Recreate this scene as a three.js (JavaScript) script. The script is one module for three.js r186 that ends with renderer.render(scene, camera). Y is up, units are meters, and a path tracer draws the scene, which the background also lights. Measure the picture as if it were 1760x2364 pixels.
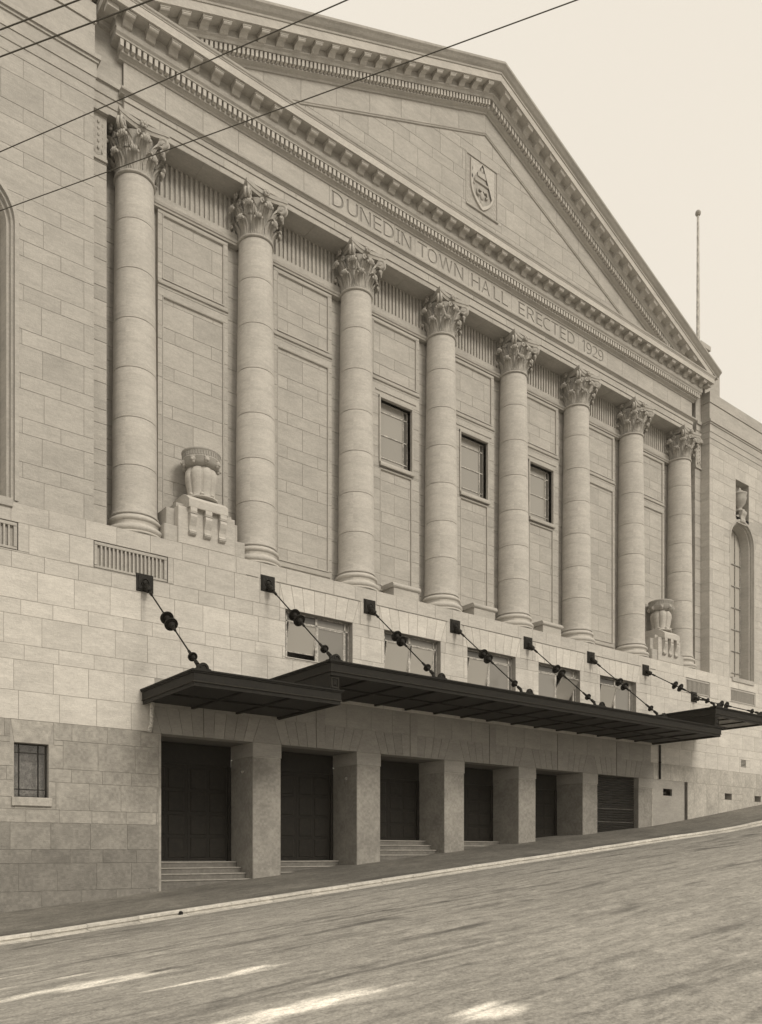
import * as THREE from 'three';
import { mergeGeometries } from 'three/addons/utils/BufferGeometryUtils.js';
import { FontLoader } from 'three/addons/loaders/FontLoader.js';

// ------------------------------------------------------------ camera, sky, sun, exposure
const E = 1.7;                       // eye height; all heights below are measured from the lens
const YAW = 0.910489902, FOC = 1903.823, HOR = 1968.02, EX = -9.08908, EZ = 23.4319;
const scene = new THREE.Scene();
const camera = new THREE.PerspectiveCamera(2 * Math.atan(1182 / FOC) * 180 / Math.PI, 1760 / 2364, 0.1, 1500);
camera.setViewOffset(1760, 2364, 0, -(HOR - 1182), 1760, 2364);   // lens rise of a plate camera
camera.position.set(EX, E, EZ);
camera.lookAt(EX + Math.cos(YAW), E, EZ - Math.sin(YAW));

function rng(s) { return () => { s |= 0; s = s + 0x6D2B79F5 | 0; let t = Math.imul(s ^ s >>> 15, 1 | s); t = t + Math.imul(t ^ t >>> 7, 61 | t) ^ t; return ((t ^ t >>> 14) >>> 0) / 4294967296; }; }
const R = rng(1929);
const rr = (a, b) => a + (b - a) * R();
// tileable value noise
function noiseField(seed, n) { const r = rng(seed), a = new Float32Array(n * n); for (let i = 0; i < n * n; i++) a[i] = r(); return (x, y) => { x = ((x % n) + n) % n; y = ((y % n) + n) % n; const xi = Math.floor(x), yi = Math.floor(y); let fx = x - xi, fy = y - yi; fx = fx * fx * (3 - 2 * fx); fy = fy * fy * (3 - 2 * fy); const x1 = (xi + 1) % n, y1 = (yi + 1) % n; return (a[yi * n + xi] * (1 - fx) + a[yi * n + x1] * fx) * (1 - fy) + (a[y1 * n + xi] * (1 - fx) + a[y1 * n + x1] * fx) * fy; }; }

const SKY = [0.80, 0.737, 0.638];
{
  const w = 512, h = 256, d = new Float32Array(w * h * 4), n1 = noiseField(5, 8), n2 = noiseField(6, 16);
  for (let j = 0; j < h; j++) for (let i = 0; i < w; i++) {
    const el = (j + 0.5) / h * 2 - 1;                 // -1 nadir .. 1 zenith
    let k = 0.965 + 0.08 * (n1(i / w * 8, j / h * 8) - 0.5) + 0.025 * (n2(i / w * 16, j / h * 16) - 0.5);
    k *= 1.02 - 0.05 * Math.max(0, el);
    if (el < 0) k *= 0.9;
    const o = (j * w + i) * 4; d[o] = SKY[0] * k; d[o + 1] = SKY[1] * k; d[o + 2] = SKY[2] * k; d[o + 3] = 1;
  }
  const t = new THREE.DataTexture(d, w, h, THREE.RGBAFormat, THREE.FloatType);
  t.mapping = THREE.EquirectangularReflectionMapping; t.magFilter = t.minFilter = THREE.LinearFilter; t.needsUpdate = true;
  scene.background = t; scene.environment = t;
}
const sun = new THREE.DirectionalLight(new THREE.Color(1.0, 0.92, 0.79), 1.5);
sun.position.set(14 + 8, 8 + 47, 66); sun.target.position.set(14, 8, 0);
sun.castShadow = true; sun.shadow.radius = 34; sun.shadow.mapSize.set(2048, 2048);
Object.assign(sun.shadow.camera, { left: -45, right: 45, top: 45, bottom: -45, near: 1, far: 160 });
scene.add(sun, sun.target);
scene.fog = new THREE.FogExp2(new THREE.Color(0.88, 0.80, 0.68), 0.0006);

const renderer = new THREE.WebGLRenderer({ antialias: true });
renderer.toneMapping = THREE.LinearToneMapping; renderer.toneMappingExposure = 1.16;
renderer.shadowMap.enabled = true;

// ------------------------------------------------------------ textures and materials
function dataTex(n, m, f, srgb) {
  const d = new Uint8Array(n * m * 4);
  for (let j = 0; j < m; j++) for (let i = 0; i < n; i++) { const v = f(i / n, j / m), o = (j * n + i) * 4; for (let k = 0; k < 3; k++) d[o + k] = Math.max(0, Math.min(255, (Array.isArray(v) ? v[k] : v) * 255)); d[o + 3] = 255; }
  const t = new THREE.DataTexture(d, n, m); t.wrapS = t.wrapT = THREE.RepeatWrapping; t.magFilter = THREE.LinearFilter; t.minFilter = THREE.LinearMipmapLinearFilter; t.generateMipmaps = true; t.anisotropy = 8;
  if (srgb) t.colorSpace = THREE.SRGBColorSpace; t.needsUpdate = true; return t;
}
const N8 = noiseField(11, 8), N16 = noiseField(12, 16), N64 = noiseField(13, 64), N128 = noiseField(14, 128), N256 = noiseField(15, 256), N512 = noiseField(17, 512);
const gr = rng(77);
// limestone: bedding veins that run along the course, clouds and grain; one tile = 6 m
const stoneF = (u, v) => 0.92 + 0.07 * (N8(u * 8, v * 8) - 0.5) + 0.055 * (N16(u * 16, v * 64) - 0.5) + 0.05 * (N64(u * 64, v * 256) - 0.5) + 0.04 * (N128(u * 128, v * 128) - 0.5) + 0.05 * (N512(u * 512, v * 512) - 0.5);
const stoneMap = dataTex(1024, 1024, (u, v) => stoneF(u, v), true);
const stoneBump = dataTex(1024, 1024, (u, v) => 0.5 + 0.35 * (N64(u * 64, v * 256) - 0.5) + 0.5 * (N512(u * 512, v * 512) - 0.5) + 0.3 * (N16(u * 16, v * 16) - 0.5));
// rougher, blotched and weather-stained base stone
const baseMap = dataTex(1024, 1024, (u, v) => 0.90 + 0.10 * (N8(u * 8, v * 8) - 0.5) + 0.08 * (N16(u * 16, v * 16) - 0.5) + 0.12 * (N64(u * 64, v * 64) - 0.5) + 0.12 * (N512(u * 512, v * 512) - 0.5) + 0.05 * (gr() - 0.5), true);
const roadMap = dataTex(2048, 2048, (u, v) => 0.84 + 0.08 * (N8(u * 8, v * 48) - 0.5) + 0.09 * (N16(u * 32, v * 96) - 0.5) + 0.12 * (N64(u * 64, v * 192) - 0.5) + 0.12 * (N256(u * 256, v * 256) - 0.5) + 0.14 * (N512(u * 512, v * 512) - 0.5) + 0.20 * (gr() - 0.5) * gr(), true);
const roadBump = dataTex(1024, 1024, (u, v) => 0.5 + 0.35 * (N256(u * 256, v * 256) - 0.5) + 0.5 * (N16(u * 16, v * 64) - 0.5) + 0.3 * (N64(u * 64, v * 128) - 0.5) + 0.2 * (gr() - 0.5));
const ironMap = dataTex(256, 256, (u, v) => 0.8 + 0.3 * (N64(u * 64, v * 64) - 0.5) + 0.25 * (N16(u * 16, v * 16) - 0.5), true);
const tile = (t, m) => { t.repeat.set(1 / m, 1 / m); return t; };
tile(stoneMap, 6); tile(stoneBump, 6); tile(baseMap, 4.5); tile(roadMap, 9); tile(roadBump, 5); tile(ironMap, 1.5);
const std = (o) => new THREE.MeshStandardMaterial({ vertexColors: true, roughness: 0.9, side: THREE.DoubleSide, ...o });
const M = {
  stone: std({ map: stoneMap, bumpMap: stoneBump, bumpScale: 0.006 }),
  base: std({ map: baseMap, bumpMap: stoneBump, bumpScale: 0.008 }),
  road: std({ map: roadMap, bumpMap: roadBump, bumpScale: 0.012, roughness: 0.95 }),
  iron: new THREE.MeshPhysicalMaterial({ vertexColors: true, side: THREE.DoubleSide, map: ironMap, roughness: 0.62, specularIntensity: 0.6 }),
  paint: std({ map: ironMap, roughness: 0.6 }),
  wire: std({ roughness: 0.8 }),
  obscure: std({ roughness: 0.12 }),
  glass: new THREE.MeshPhysicalMaterial({ color: 0xffffff, transmission: 1, thickness: 0, roughness: 0.03, ior: 1.5, side: THREE.DoubleSide }),
};
// linear base colours
const C = { stone: [0.53, 0.508, 0.472], stoneHi: [0.62, 0.594, 0.553], ashlar: [0.74, 0.71, 0.66], mortar: [0.46, 0.44, 0.408], base: [0.44, 0.42, 0.385], iron: [0.012, 0.0107, 0.008], blind: [0.62, 0.595, 0.555], frame: [0.75, 0.72, 0.67], glass: [0.36, 0.345, 0.318], door: [0.014, 0.012, 0.009], road: [0.49, 0.469, 0.428], pave: [0.26, 0.247, 0.22], kerb: [0.78, 0.75, 0.69] };
const mul = (c, k) => c.map(v => v * k);

// ------------------------------------------------------------ geometry helpers
function fin(g, c, off) {              // non-indexed, metric uv by dominant axis, one vertex colour
  if (g.index) g = g.toNonIndexed();
  if (!g.attributes.normal) g.computeVertexNormals();
  for (const k of Object.keys(g.attributes)) if (!['position', 'normal', 'uv', 'color'].includes(k)) g.deleteAttribute(k);
  const p = g.attributes.position, n = p.count, uv = new Float32Array(n * 2), col = new Float32Array(n * 3);
  const ox = off === 0 ? 0 : rr(0, 6), oy = off === 0 ? 0 : rr(0, 6);
  const a = new THREE.Vector3(), b = new THREE.Vector3(), d = new THREE.Vector3();
  for (let i = 0; i < n; i += 3) {
    a.fromBufferAttribute(p, i); b.fromBufferAttribute(p, i + 1).sub(a); d.fromBufferAttribute(p, i + 2).sub(a); b.cross(d);
    const ax = Math.abs(b.x), ay = Math.abs(b.y), az = Math.abs(b.z);
    for (let k = i; k < i + 3; k++) {
      const X = p.getX(k), Y = p.getY(k), Z = p.getZ(k);
      const u = (az >= ax && az >= ay) ? [X, Y] : (ax >= ay ? [Z, Y] : [X, Z]);
      uv[2 * k] = u[0] + ox; uv[2 * k + 1] = u[1] + oy;
      col[3 * k] = c[0]; col[3 * k + 1] = c[1]; col[3 * k + 2] = c[2];
    }
  }
  g.setAttribute('uv', new THREE.BufferAttribute(uv, 2)); g.setAttribute('color', new THREE.BufferAttribute(col, 3));
  return g;
}
function tris(pos) { const g = new THREE.BufferGeometry(); g.setAttribute('position', new THREE.BufferAttribute(new Float32Array(pos), 3)); g.computeVertexNormals(); return g; }
const quad = (o, a, b, c, d) => o.push(...a, ...b, ...c, ...a, ...c, ...d);
function bx(x0, x1, y0, y1, z0, z1, c = C.stone, off) { const g = new THREE.BoxGeometry(x1 - x0, y1 - y0, z1 - z0); g.translate((x0 + x1) / 2, (y0 + y1) / 2, (z0 + z1) / 2); return fin(g, c, off); }
// box with small chamfers on all edges of its front (+z) face
function cbx(x0, x1, y0, y1, z0, z1, ch = 0.008, c = C.stone) { return fin(polyBlock([[x0, y0], [x1, y0], [x1, y1], [x0, y1]], z1, z1 - z0, 0, ch), c); }
// convex polygon tools (counter-clockwise in x,y)
function clipHalf(P, nx, ny, k) { const o = []; for (let i = 0; i < P.length; i++) { const a = P[i], b = P[(i + 1) % P.length], da = nx * a[0] + ny * a[1] - k, db = nx * b[0] + ny * b[1] - k; if (da <= 0) o.push(a); if ((da < 0 && db > 0) || (da > 0 && db < 0)) { const t = da / (da - db); o.push([a[0] + t * (b[0] - a[0]), a[1] + t * (b[1] - a[1])]); } } return o; }
function inset(P, d) { let o = P; for (let i = 0; i < P.length; i++) { const a = P[i], b = P[(i + 1) % P.length]; const ex = b[0] - a[0], ey = b[1] - a[1], l = Math.hypot(ex, ey); if (l < 1e-6) continue; const nx = ey / l, ny = -ex / l; o = clipHalf(o, nx, ny, nx * a[0] + ny * a[1] - d); if (o.length < 3) return []; } return o; }
const area = P => { let s = 0; for (let i = 0; i < P.length; i++) { const a = P[i], b = P[(i + 1) % P.length]; s += a[0] * b[1] - b[0] * a[1]; } return s / 2; };
function polyBlock(P, zf, depth, gap = 0.006, ch = 0.006) {
  const A = gap ? inset(P, gap) : P, B = inset(A, ch), o = [];
  if (A.length < 3 || B.length < 3) return null;
  if (B.length !== A.length) { for (let i = 1; i < A.length - 1; i++) o.push(...A[0], zf, ...A[i], zf, ...A[i + 1], zf); }
  else { for (let i = 1; i < B.length - 1; i++) o.push(...B[0], zf, ...B[i], zf, ...B[i + 1], zf); }
  const zs = B.length === A.length ? zf - ch : zf;
  for (let i = 0; i < A.length; i++) {
    const j = (i + 1) % A.length;
    if (B.length === A.length) quad(o, [...A[i], zs], [...A[j], zs], [...B[j], zf], [...B[i], zf]);
    quad(o, [...A[i], zf - depth], [...A[j], zf - depth], [...A[j], zs], [...A[i], zs]);
  }
  return tris(o);
}
// profile [[z,y],...] swept along x
function prism(prof, x0, x1, c = C.stone, skew = 0, xc = 0) {
  const o = [], yy = (x, y) => y + skew * (x - xc);
  let s = 0; for (let i = 0; i < prof.length; i++) { const a = prof[i], b = prof[(i + 1) % prof.length]; s += a[0] * b[1] - b[0] * a[1]; }
  const P = s < 0 ? prof.slice().reverse() : prof;
  for (let i = 0; i < P.length; i++) { const a = P[i], b = P[(i + 1) % P.length]; quad(o, [x1, yy(x1, a[1]), a[0]], [x1, yy(x1, b[1]), b[0]], [x0, yy(x0, b[1]), b[0]], [x0, yy(x0, a[1]), a[0]]); }
  const sh = P.map(p => new THREE.Vector2(p[0], p[1]));
  for (const f of THREE.ShapeUtils.triangulateShape(sh, [])) {
    const q = f.map(i => P[i]);
    for (const v of [q[0], q[2], q[1]]) o.push(x1, yy(x1, v[1]), v[0]);
    for (const v of q) o.push(x0, yy(x0, v[1]), v[0]);
  }
  return fin(tris(o), c);
}
function lathe(prof, seg, c, cx = 0, cy = 0, cz = 0) { const g = new THREE.LatheGeometry(prof.map(p => new THREE.Vector2(p[0], p[1])), seg); g.translate(cx, cy, cz); return fin(g, c); }
function tube(pts, r, c, seg = 24, rad = 6, closed = false) { return fin(new THREE.TubeGeometry(new THREE.CatmullRomCurve3(pts.map(p => new THREE.Vector3(...p)), closed), seg, r, rad, closed), c); }
function rod(a, b, r0, r1, c, seg = 10) { const A = new THREE.Vector3(...a), B = new THREE.Vector3(...b), d = B.clone().sub(A), g = new THREE.CylinderGeometry(r1, r0, d.length(), seg); g.applyQuaternion(new THREE.Quaternion().setFromUnitVectors(new THREE.Vector3(0, 1, 0), d.clone().normalize())); g.translate((a[0] + b[0]) / 2, (a[1] + b[1]) / 2, (a[2] + b[2]) / 2); return fin(g, c); }
function ball(x, y, z, r, c, sx = 1, sy = 1, sz = 1, n = 8) { const g = new THREE.SphereGeometry(r, n + 2, n); g.scale(sx, sy, sz); g.translate(x, y, z); return fin(g, c); }
function grid(f, nu, nv, c) { const o = []; const P = []; for (let j = 0; j <= nv; j++) { P.push([]); for (let i = 0; i <= nu; i++) P[j].push(f(i / nu, j / nv)); } for (let j = 0; j < nv; j++) for (let i = 0; i < nu; i++) quad(o, P[j][i], P[j][i + 1], P[j + 1][i + 1], P[j + 1][i]); const g = tris(o); return fin(smooth(g), c); }
function smooth(g) { // average normals of coincident vertices
  const p = g.attributes.position, n = g.attributes.normal, m = new Map();
  for (let i = 0; i < p.count; i++) { const k = p.getX(i).toFixed(4) + ',' + p.getY(i).toFixed(4) + ',' + p.getZ(i).toFixed(4); const e = m.get(k) || [0, 0, 0]; e[0] += n.getX(i); e[1] += n.getY(i); e[2] += n.getZ(i); m.set(k, e); }
  for (let i = 0; i < p.count; i++) { const k = p.getX(i).toFixed(4) + ',' + p.getY(i).toFixed(4) + ',' + p.getZ(i).toFixed(4); const e = m.get(k), l = Math.hypot(...e) || 1; n.setXYZ(i, e[0] / l, e[1] / l, e[2] / l); }
  return g;
}

// ------------------------------------------------------------ scene objects
const used = {};
function numbered(n) { used[n] = (used[n] || 0) + 1; return used[n] === 1 ? n : n + '_' + String(used[n] - 1).padStart(3, '0'); }
function thing(name, label, category, o, group) {
  const g = new THREE.Group(); g.name = numbered(name); g.position.set(o[0], o[1] + E, o[2]); g.org = o;
  g.userData = { label, category }; if (group) g.userData.group = group; scene.add(g); return g;
}
function part(name, geos, mat, parent, extra) {
  geos = (Array.isArray(geos) ? geos : [geos]).filter(Boolean);
  const g = geos.length > 1 ? mergeGeometries(geos, false) : geos[0].clone(); const o = parent.org || [0, 0, 0];
  g.translate(-o[0], -o[1], -o[2]);
  const m = new THREE.Mesh(g, mat); m.name = numbered(name); m.castShadow = m.receiveShadow = true; m.org = o; parent.add(m);
  if (extra) Object.assign(m.userData, extra); return m;
}
function node(name, parent) { const g = new THREE.Group(); g.name = numbered(name); g.org = parent.org; parent.add(g); return g; }
function struct(name, geos, mat, parent = scene) {
  geos = Array.isArray(geos) ? geos : [geos]; const g = geos.length > 1 ? mergeGeometries(geos, false) : geos[0];
  const m = new THREE.Mesh(g, mat); m.name = numbered(name); m.castShadow = m.receiveShadow = true; m.org = [0, 0, 0];
  if (parent === scene) { m.position.y = E; m.userData.kind = 'structure'; } parent.add(m); return m;
}
function projPx(x, y, z) { const dx = x - EX, dz = z - EZ, d = dx * Math.cos(YAW) - dz * Math.sin(YAW), r = dx * Math.sin(YAW) + dz * Math.cos(YAW); return [880 + FOC * r / d, HOR - FOC * y / d]; }

// ------------------------------------------------------------ ground
const HX = [[-200, -12], [-60, -6.2], [-20, -3.05], [-3.85, -1.55], [0.41, -1.12], [4.5, -0.71], [8.5, -0.31], [12.5, 0.08], [16.5, 0.46], [20.6, 0.87], [24.5, 1.22], [27.4, 1.6], [34.65, 2.61], [60, 5.9], [110, 10], [300, 14]];
const h0 = x => { if (x <= HX[0][0]) return HX[0][1]; for (let i = 1; i < HX.length; i++) if (x <= HX[i][0]) { const a = HX[i - 1], b = HX[i]; return a[1] + (b[1] - a[1]) * (x - a[0]) / (b[0] - a[0]); } return HX[HX.length - 1][1]; };
const hW = x => (h0(x - 1) + h0(x + 1) + 2 * h0(x)) / 4;
const paveY = (x, z) => hW(x) - 0.2 * Math.max(0, Math.min(1, (z - 0.8) / 3.6));
const roadY = (x, z) => { const d = Math.max(z - 4.4, 0), dd = Math.min(d, 16); return hW(x) - 0.36 + 0.045 * dd - 0.001 * dd * dd; };
{
  const S = [noiseField(31, 64), noiseField(32, 64), noiseField(33, 64), noiseField(34, 64)];
  // pale patches and dark oily tracks on the roadway: [x, z, half length, half width, strength]
  const patches = [[-5.6, 12.25, 1.3, 0.17, 0.9], [-5.0, 12.5, 0.8, 0.12, 0.8], [-5.5, 9.3, 0.6, 0.05, 0.55], [-4.4, 13.7, 1.0, 0.075, 0.85], [-3.7, 13.62, 0.35, 0.10, 0.9], [-5.6, 11.3, 0.9, 0.09, 0.5], [-4.7, 16.3, 1.1, 0.22, 0.95], [-3.9, 16.35, 0.4, 0.08, 0.6], [-3.75, 18.1, 0.5, 0.18, 1.0], [-3.55, 17.9, 0.4, 0.10, 0.7], [-6.3, 10.2, 0.7, 0.06, 0.5]];
  const tone = (x, z) => {
    let t = 1 + 0.18 * (S[0](x * 0.3 + 20, z * 0.9 + 9) - 0.5) + 0.14 * (S[1](x * 0.8 + 7, z * 2.6 + 3) - 0.5) + 0.14 * (S[2](x * 2.4, z * 6) - 0.5) + 0.14 * (S[3](x * 6 + 3, z * 9 + 8) - 0.5) + 0.10 * (S[3](x * 0.1 + 30, z * 0.25 + 30) - 0.5);
    const dk = S[1](x * 0.22 + 40, z * 2.6 + 17) * S[2](x * 0.9 + 9, z * 7 + 31), d2 = S[3](x * 0.35 + 11, z * 4.5 + 3) * S[0](x * 2.4 + 1, z * 9); t -= 1.2 * Math.max(0, dk - 0.36) + 0.9 * Math.max(0, d2 - 0.42);
    t *= 0.93 + 0.13 * Math.min(1, Math.max(0, (z - 6) / 10));           // dust towards the crown of the road
    if (z < 6.2) t *= 0.86 + 0.14 * Math.max(0, (z - 4.4) / 1.8);          // silt in the channel
    for (const [px, pz, lx, lz, s] of patches) { const e = Math.hypot((x - px) / lx, (z - pz - 0.05 * (x - px)) / lz) + 0.9 * (S[2](x * 2.5 + 5, z * 7 + 2) - 0.5); if (e < 1.25) t += s * 2.0 * Math.min(1, (1.25 - e) * 1.15); }
    return Math.max(0.3, t);
  };
  const relief = (x, z) => 0.035 * (S[0](x * 0.3 + 3, z * 1.3) - 0.5) + 0.028 * (S[1](x * 0.9, z * 3.6 + 5) - 0.5) + 0.016 * (S[2](x * 2.6, z * 7) - 0.5) + 0.008 * (S[3](x * 9, z * 9) - 0.5);
  function sheet(xs, zs, fy, fc, c) {
    const nx = xs.length, nz = zs.length, pos = [], col = [], uv = [], idx = [];
    for (const z of zs) for (const x of xs) { pos.push(x, fy(x, z), z); const t = fc(x, z); col.push(c[0] * t, c[1] * t, c[2] * t); uv.push(x, z); }
    for (let j = 0; j < nz - 1; j++) for (let i = 0; i < nx - 1; i++) { const a = j * nx + i; idx.push(a, a + nx, a + 1, a + 1, a + nx, a + nx + 1); }
    const g = new THREE.BufferGeometry(); g.setAttribute('position', new THREE.Float32BufferAttribute(pos, 3)); g.setAttribute('color', new THREE.Float32BufferAttribute(col, 3)); g.setAttribute('uv', new THREE.Float32BufferAttribute(uv, 2)); g.setIndex(idx); g.computeVertexNormals(); return g;
  }
  const range = (a, b, s) => { const o = []; for (let v = a; v < b - 1e-6; v += s) o.push(v); o.push(b); return o; };
  const rx = [...range(-300, -20, 20), ...range(-20, -8.2, 1), ...range(-8, 6, 0.06), ...range(6.1, 36, 0.16), ...range(37, 60, 2), ...range(80, 400, 20)];
  const rz = [...range(4.55, 21, 0.07), ...range(22, 40, 3), ...range(60, 400, 40)];
  const rY = (x, z) => roadY(x, z) + (z < 22 && x > -20 && x < 60 ? relief(x, z) * Math.min(1, (z - 4.5) / 0.6) : 0);
  struct('road', sheet(rx, rz, rY, tone, C.road), M.road);
  const px = [...range(-40, -6, 2), ...range(-5, 36, 0.25), ...range(38, 60, 2)];
  const pz = range(-1.2, 4.25, 0.15);
  const pt = (x, z) => { let t = 1 + 0.35 * (S[0](x * 0.6, z * 1.2) - 0.5) + 0.25 * (S[1](x * 2.1, z * 2.4) - 0.5); if (z > 3.7) t *= 1 - 0.45 * S[2](x * 1.1, 7) * Math.min(1, (z - 3.7) / 0.4); return t * (x < 0 ? 1.15 : 1); };
  struct('pavement', sheet(px, pz, (x, z) => paveY(x, z) + 0.012 * (S[1](x * 1.5, z * 1.5) - 0.5), pt, C.pave), M.road);
  // land beyond: one great sheet a little below the street
  struct('ground', sheet([...range(-1200, -40, 80), ...range(-20, 60, 10), ...range(80, 1200, 80)], [...range(-1200, -60, 80), -40, -20, ...range(0, 1200, 80)], (x, z) => hW(x) - 1.2, () => 0.6, C.road), M.road);
  // kerb of long dressed stones and the pale channel blocks below it
  const kerb = new THREE.Group(); kerb.name = 'kerb'; kerb.position.y = E; kerb.userData.kind = 'structure'; scene.add(kerb); kerb.org = [0, 0, 0];
  for (let x = -26; x < 46; x += 1.22) {
    const o = [], n = 1, x1 = x + 1.212, ya = paveY(x, 4.4) + 0.006 + rr(-0.006, 0.006), yb = paveY(x1, 4.4) + 0.006 + rr(-0.006, 0.006), da = 0.30;
    const P = (X, Y, Z) => [X, Y, Z];
    const prof = [[4.22, 0], [4.39, 0], [4.405, -0.015], [4.412, -0.075], [4.37, -0.08], [4.37, -0.115], [4.44, -0.12], [4.44, -da], [4.22, -da]];
    for (let i = 0; i < prof.length; i++) { const a = prof[i], b = prof[(i + 1) % prof.length]; quad(o, P(x1, yb + a[1], a[0]), P(x1, yb + b[1], b[0]), P(x, ya + b[1], b[0]), P(x, ya + a[1], a[0])); }
    
    part('kerb_stone', fin(tris(o), mul(C.kerb, rr(0.84, 1.06))), M.base, kerb);
    const o2 = [], z0 = 4.435, z1 = 4.62, y0 = roadY(x, 4.5) + 0.02, y1 = roadY(x1, 4.5) + 0.02;
    quad(o2, P(x, y0, z0), P(x, y0 + 0.004, z1), P(x1, y1 + 0.004, z1), P(x1, y1, z0)); quad(o2, P(x, y0 + 0.004, z1), P(x, y0 - 0.1, z1), P(x1, y1 - 0.1, z1), P(x1, y1 + 0.004, z1));
    part('channel_stone', fin(tris(o2), mul(C.kerb, rr(0.8, 0.98))), M.base, kerb);
  }
  const kx = -0.55, ky = paveY(kx, 4.4) - 0.075;
  part('drain_outlet', [rod([kx, ky, 4.40], [kx, ky, 4.436], 0.055, 0.055, [0.01, 0.009, 0.008], 16)], M.iron, kerb);
}

// ------------------------------------------------------------ the town hall
const hall = thing('town_hall', 'pale stone classical town hall with columns, pediment and carved name', 'town hall', [14, 0.2, 0.8]);
const J = [-3.4, -2.95, -2.2, -1.82, -1.02, -0.288, 0.077, 0.785, 1.13, 1.87, 2.23, 2.99, 3.45, 4.2, 5.0, 5.4, 6.17, 6.57, 7.36, 7.78, 8.55, 8.95, 9.745, 10.155, 10.9, 11.31, 12.06, 12.46, 13.21, 13.61, 14.36, 14.77, 15.51, 15.92, 16.66, 17.07, 17.81, 18.22, 18.96, 19.37, 20.12, 20.62, 20.87];
const SQ = [];                           // every wall stone waits here: the largest in view become parts, the rest one part per wall
function stone(parent, P, zf, depth, c, mat = M.stone, gap = 0.004) {
  if (area(P) < 0.004) return;
  const k = rr(0.955, 1.035); const vis = P.map(p => projPx(p[0], p[1], zf)); let a = 0;
  for (let i = 0; i < vis.length; i++) { const p = vis[i], q = vis[(i + 1) % vis.length]; a += Math.max(0, Math.min(1760, p[0])) * Math.max(0, Math.min(2364, q[1])) - Math.max(0, Math.min(1760, q[0])) * Math.max(0, Math.min(2364, p[1])); }
  SQ.push({ parent, P, zf, depth, c: mul(c, k), mat, gap, a: Math.abs(a) / 2 });
}
const rect = (x0, x1, y0, y1) => [[x0, y0], [x1, y0], [x1, y1], [x0, y1]];
function minus(r, holes) { let L = [r]; for (const h of holes) { const n = []; for (const [a, b, c, d] of L) { if (h[0] >= b - 1e-4 || h[1] <= a + 1e-4 || h[2] >= d - 1e-4 || h[3] <= c + 1e-4) { n.push([a, b, c, d]); continue; } const y0 = Math.max(c, h[2]), y1 = Math.min(d, h[3]); if (h[2] > c) n.push([a, b, c, h[2]]); if (h[3] < d) n.push([a, b, h[3], d]); if (h[0] > a) n.push([a, h[0], y0, y1]); if (h[1] < b) n.push([h[1], b, y0, y1]); } L = n; } return L; }
// courses of alternating height over [x0,x1]; holes are openings; w = usual stone length
function courses(parent, x0, x1, ys, zf, depth, holes, w, tone, mat = M.stone, ends) {
  for (let j = 0; j < ys.length - 1; j++) {
    const a = ys[j], b = ys[j + 1], tall = b - a > 0.6; let x = x0; const L = [x0];
    const st = w * (tall ? 1 : 0.92); x = x0 + st * (j % 2 ? 0.48 : 0.98) * rr(0.92, 1.08);
    while (x < x1 - 0.35) { L.push(x); x += st * rr(0.9, 1.1); }
    L.push(x1);
    for (let i = 0; i < L.length - 1; i++) for (const q of minus([L[i], L[i + 1], a, b], holes)) {
      const cc = tone((q[0] + q[1]) / 2, (a + b) / 2); if (!cc) continue;
      const corner = ends && ((ends[0] && q[0] === x0) || (ends[1] && q[1] === x1));
      stone(parent, rect(q[0], q[1], q[2], q[3]), zf, corner ? ends[2] : depth, cc[0], cc[1] || mat);
    }
  }
}
function wallBack(parent, x0, x1, y0, y1, z0, z1, holes, c = C.mortar) {
  const s = new THREE.Shape([[x0, y0], [x1, y0], [x1, y1], [x0, y1]].map(p => new THREE.Vector2(...p)));
  for (const h of holes) s.holes.push(h.path ? h.path : new THREE.Path(rect(...h).map(p => new THREE.Vector2(...p))));
  const g = new THREE.ExtrudeGeometry(s, { depth: z1 - z0, bevelEnabled: false }); g.translate(0, 0, z0); return fin(g, c);
}
const BAYS = [0, 1, 2, 3, 4, 5, 6], COLS = [0, 1, 2, 3, 4, 5, 6, 7].map(k => 4 * k);

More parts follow.
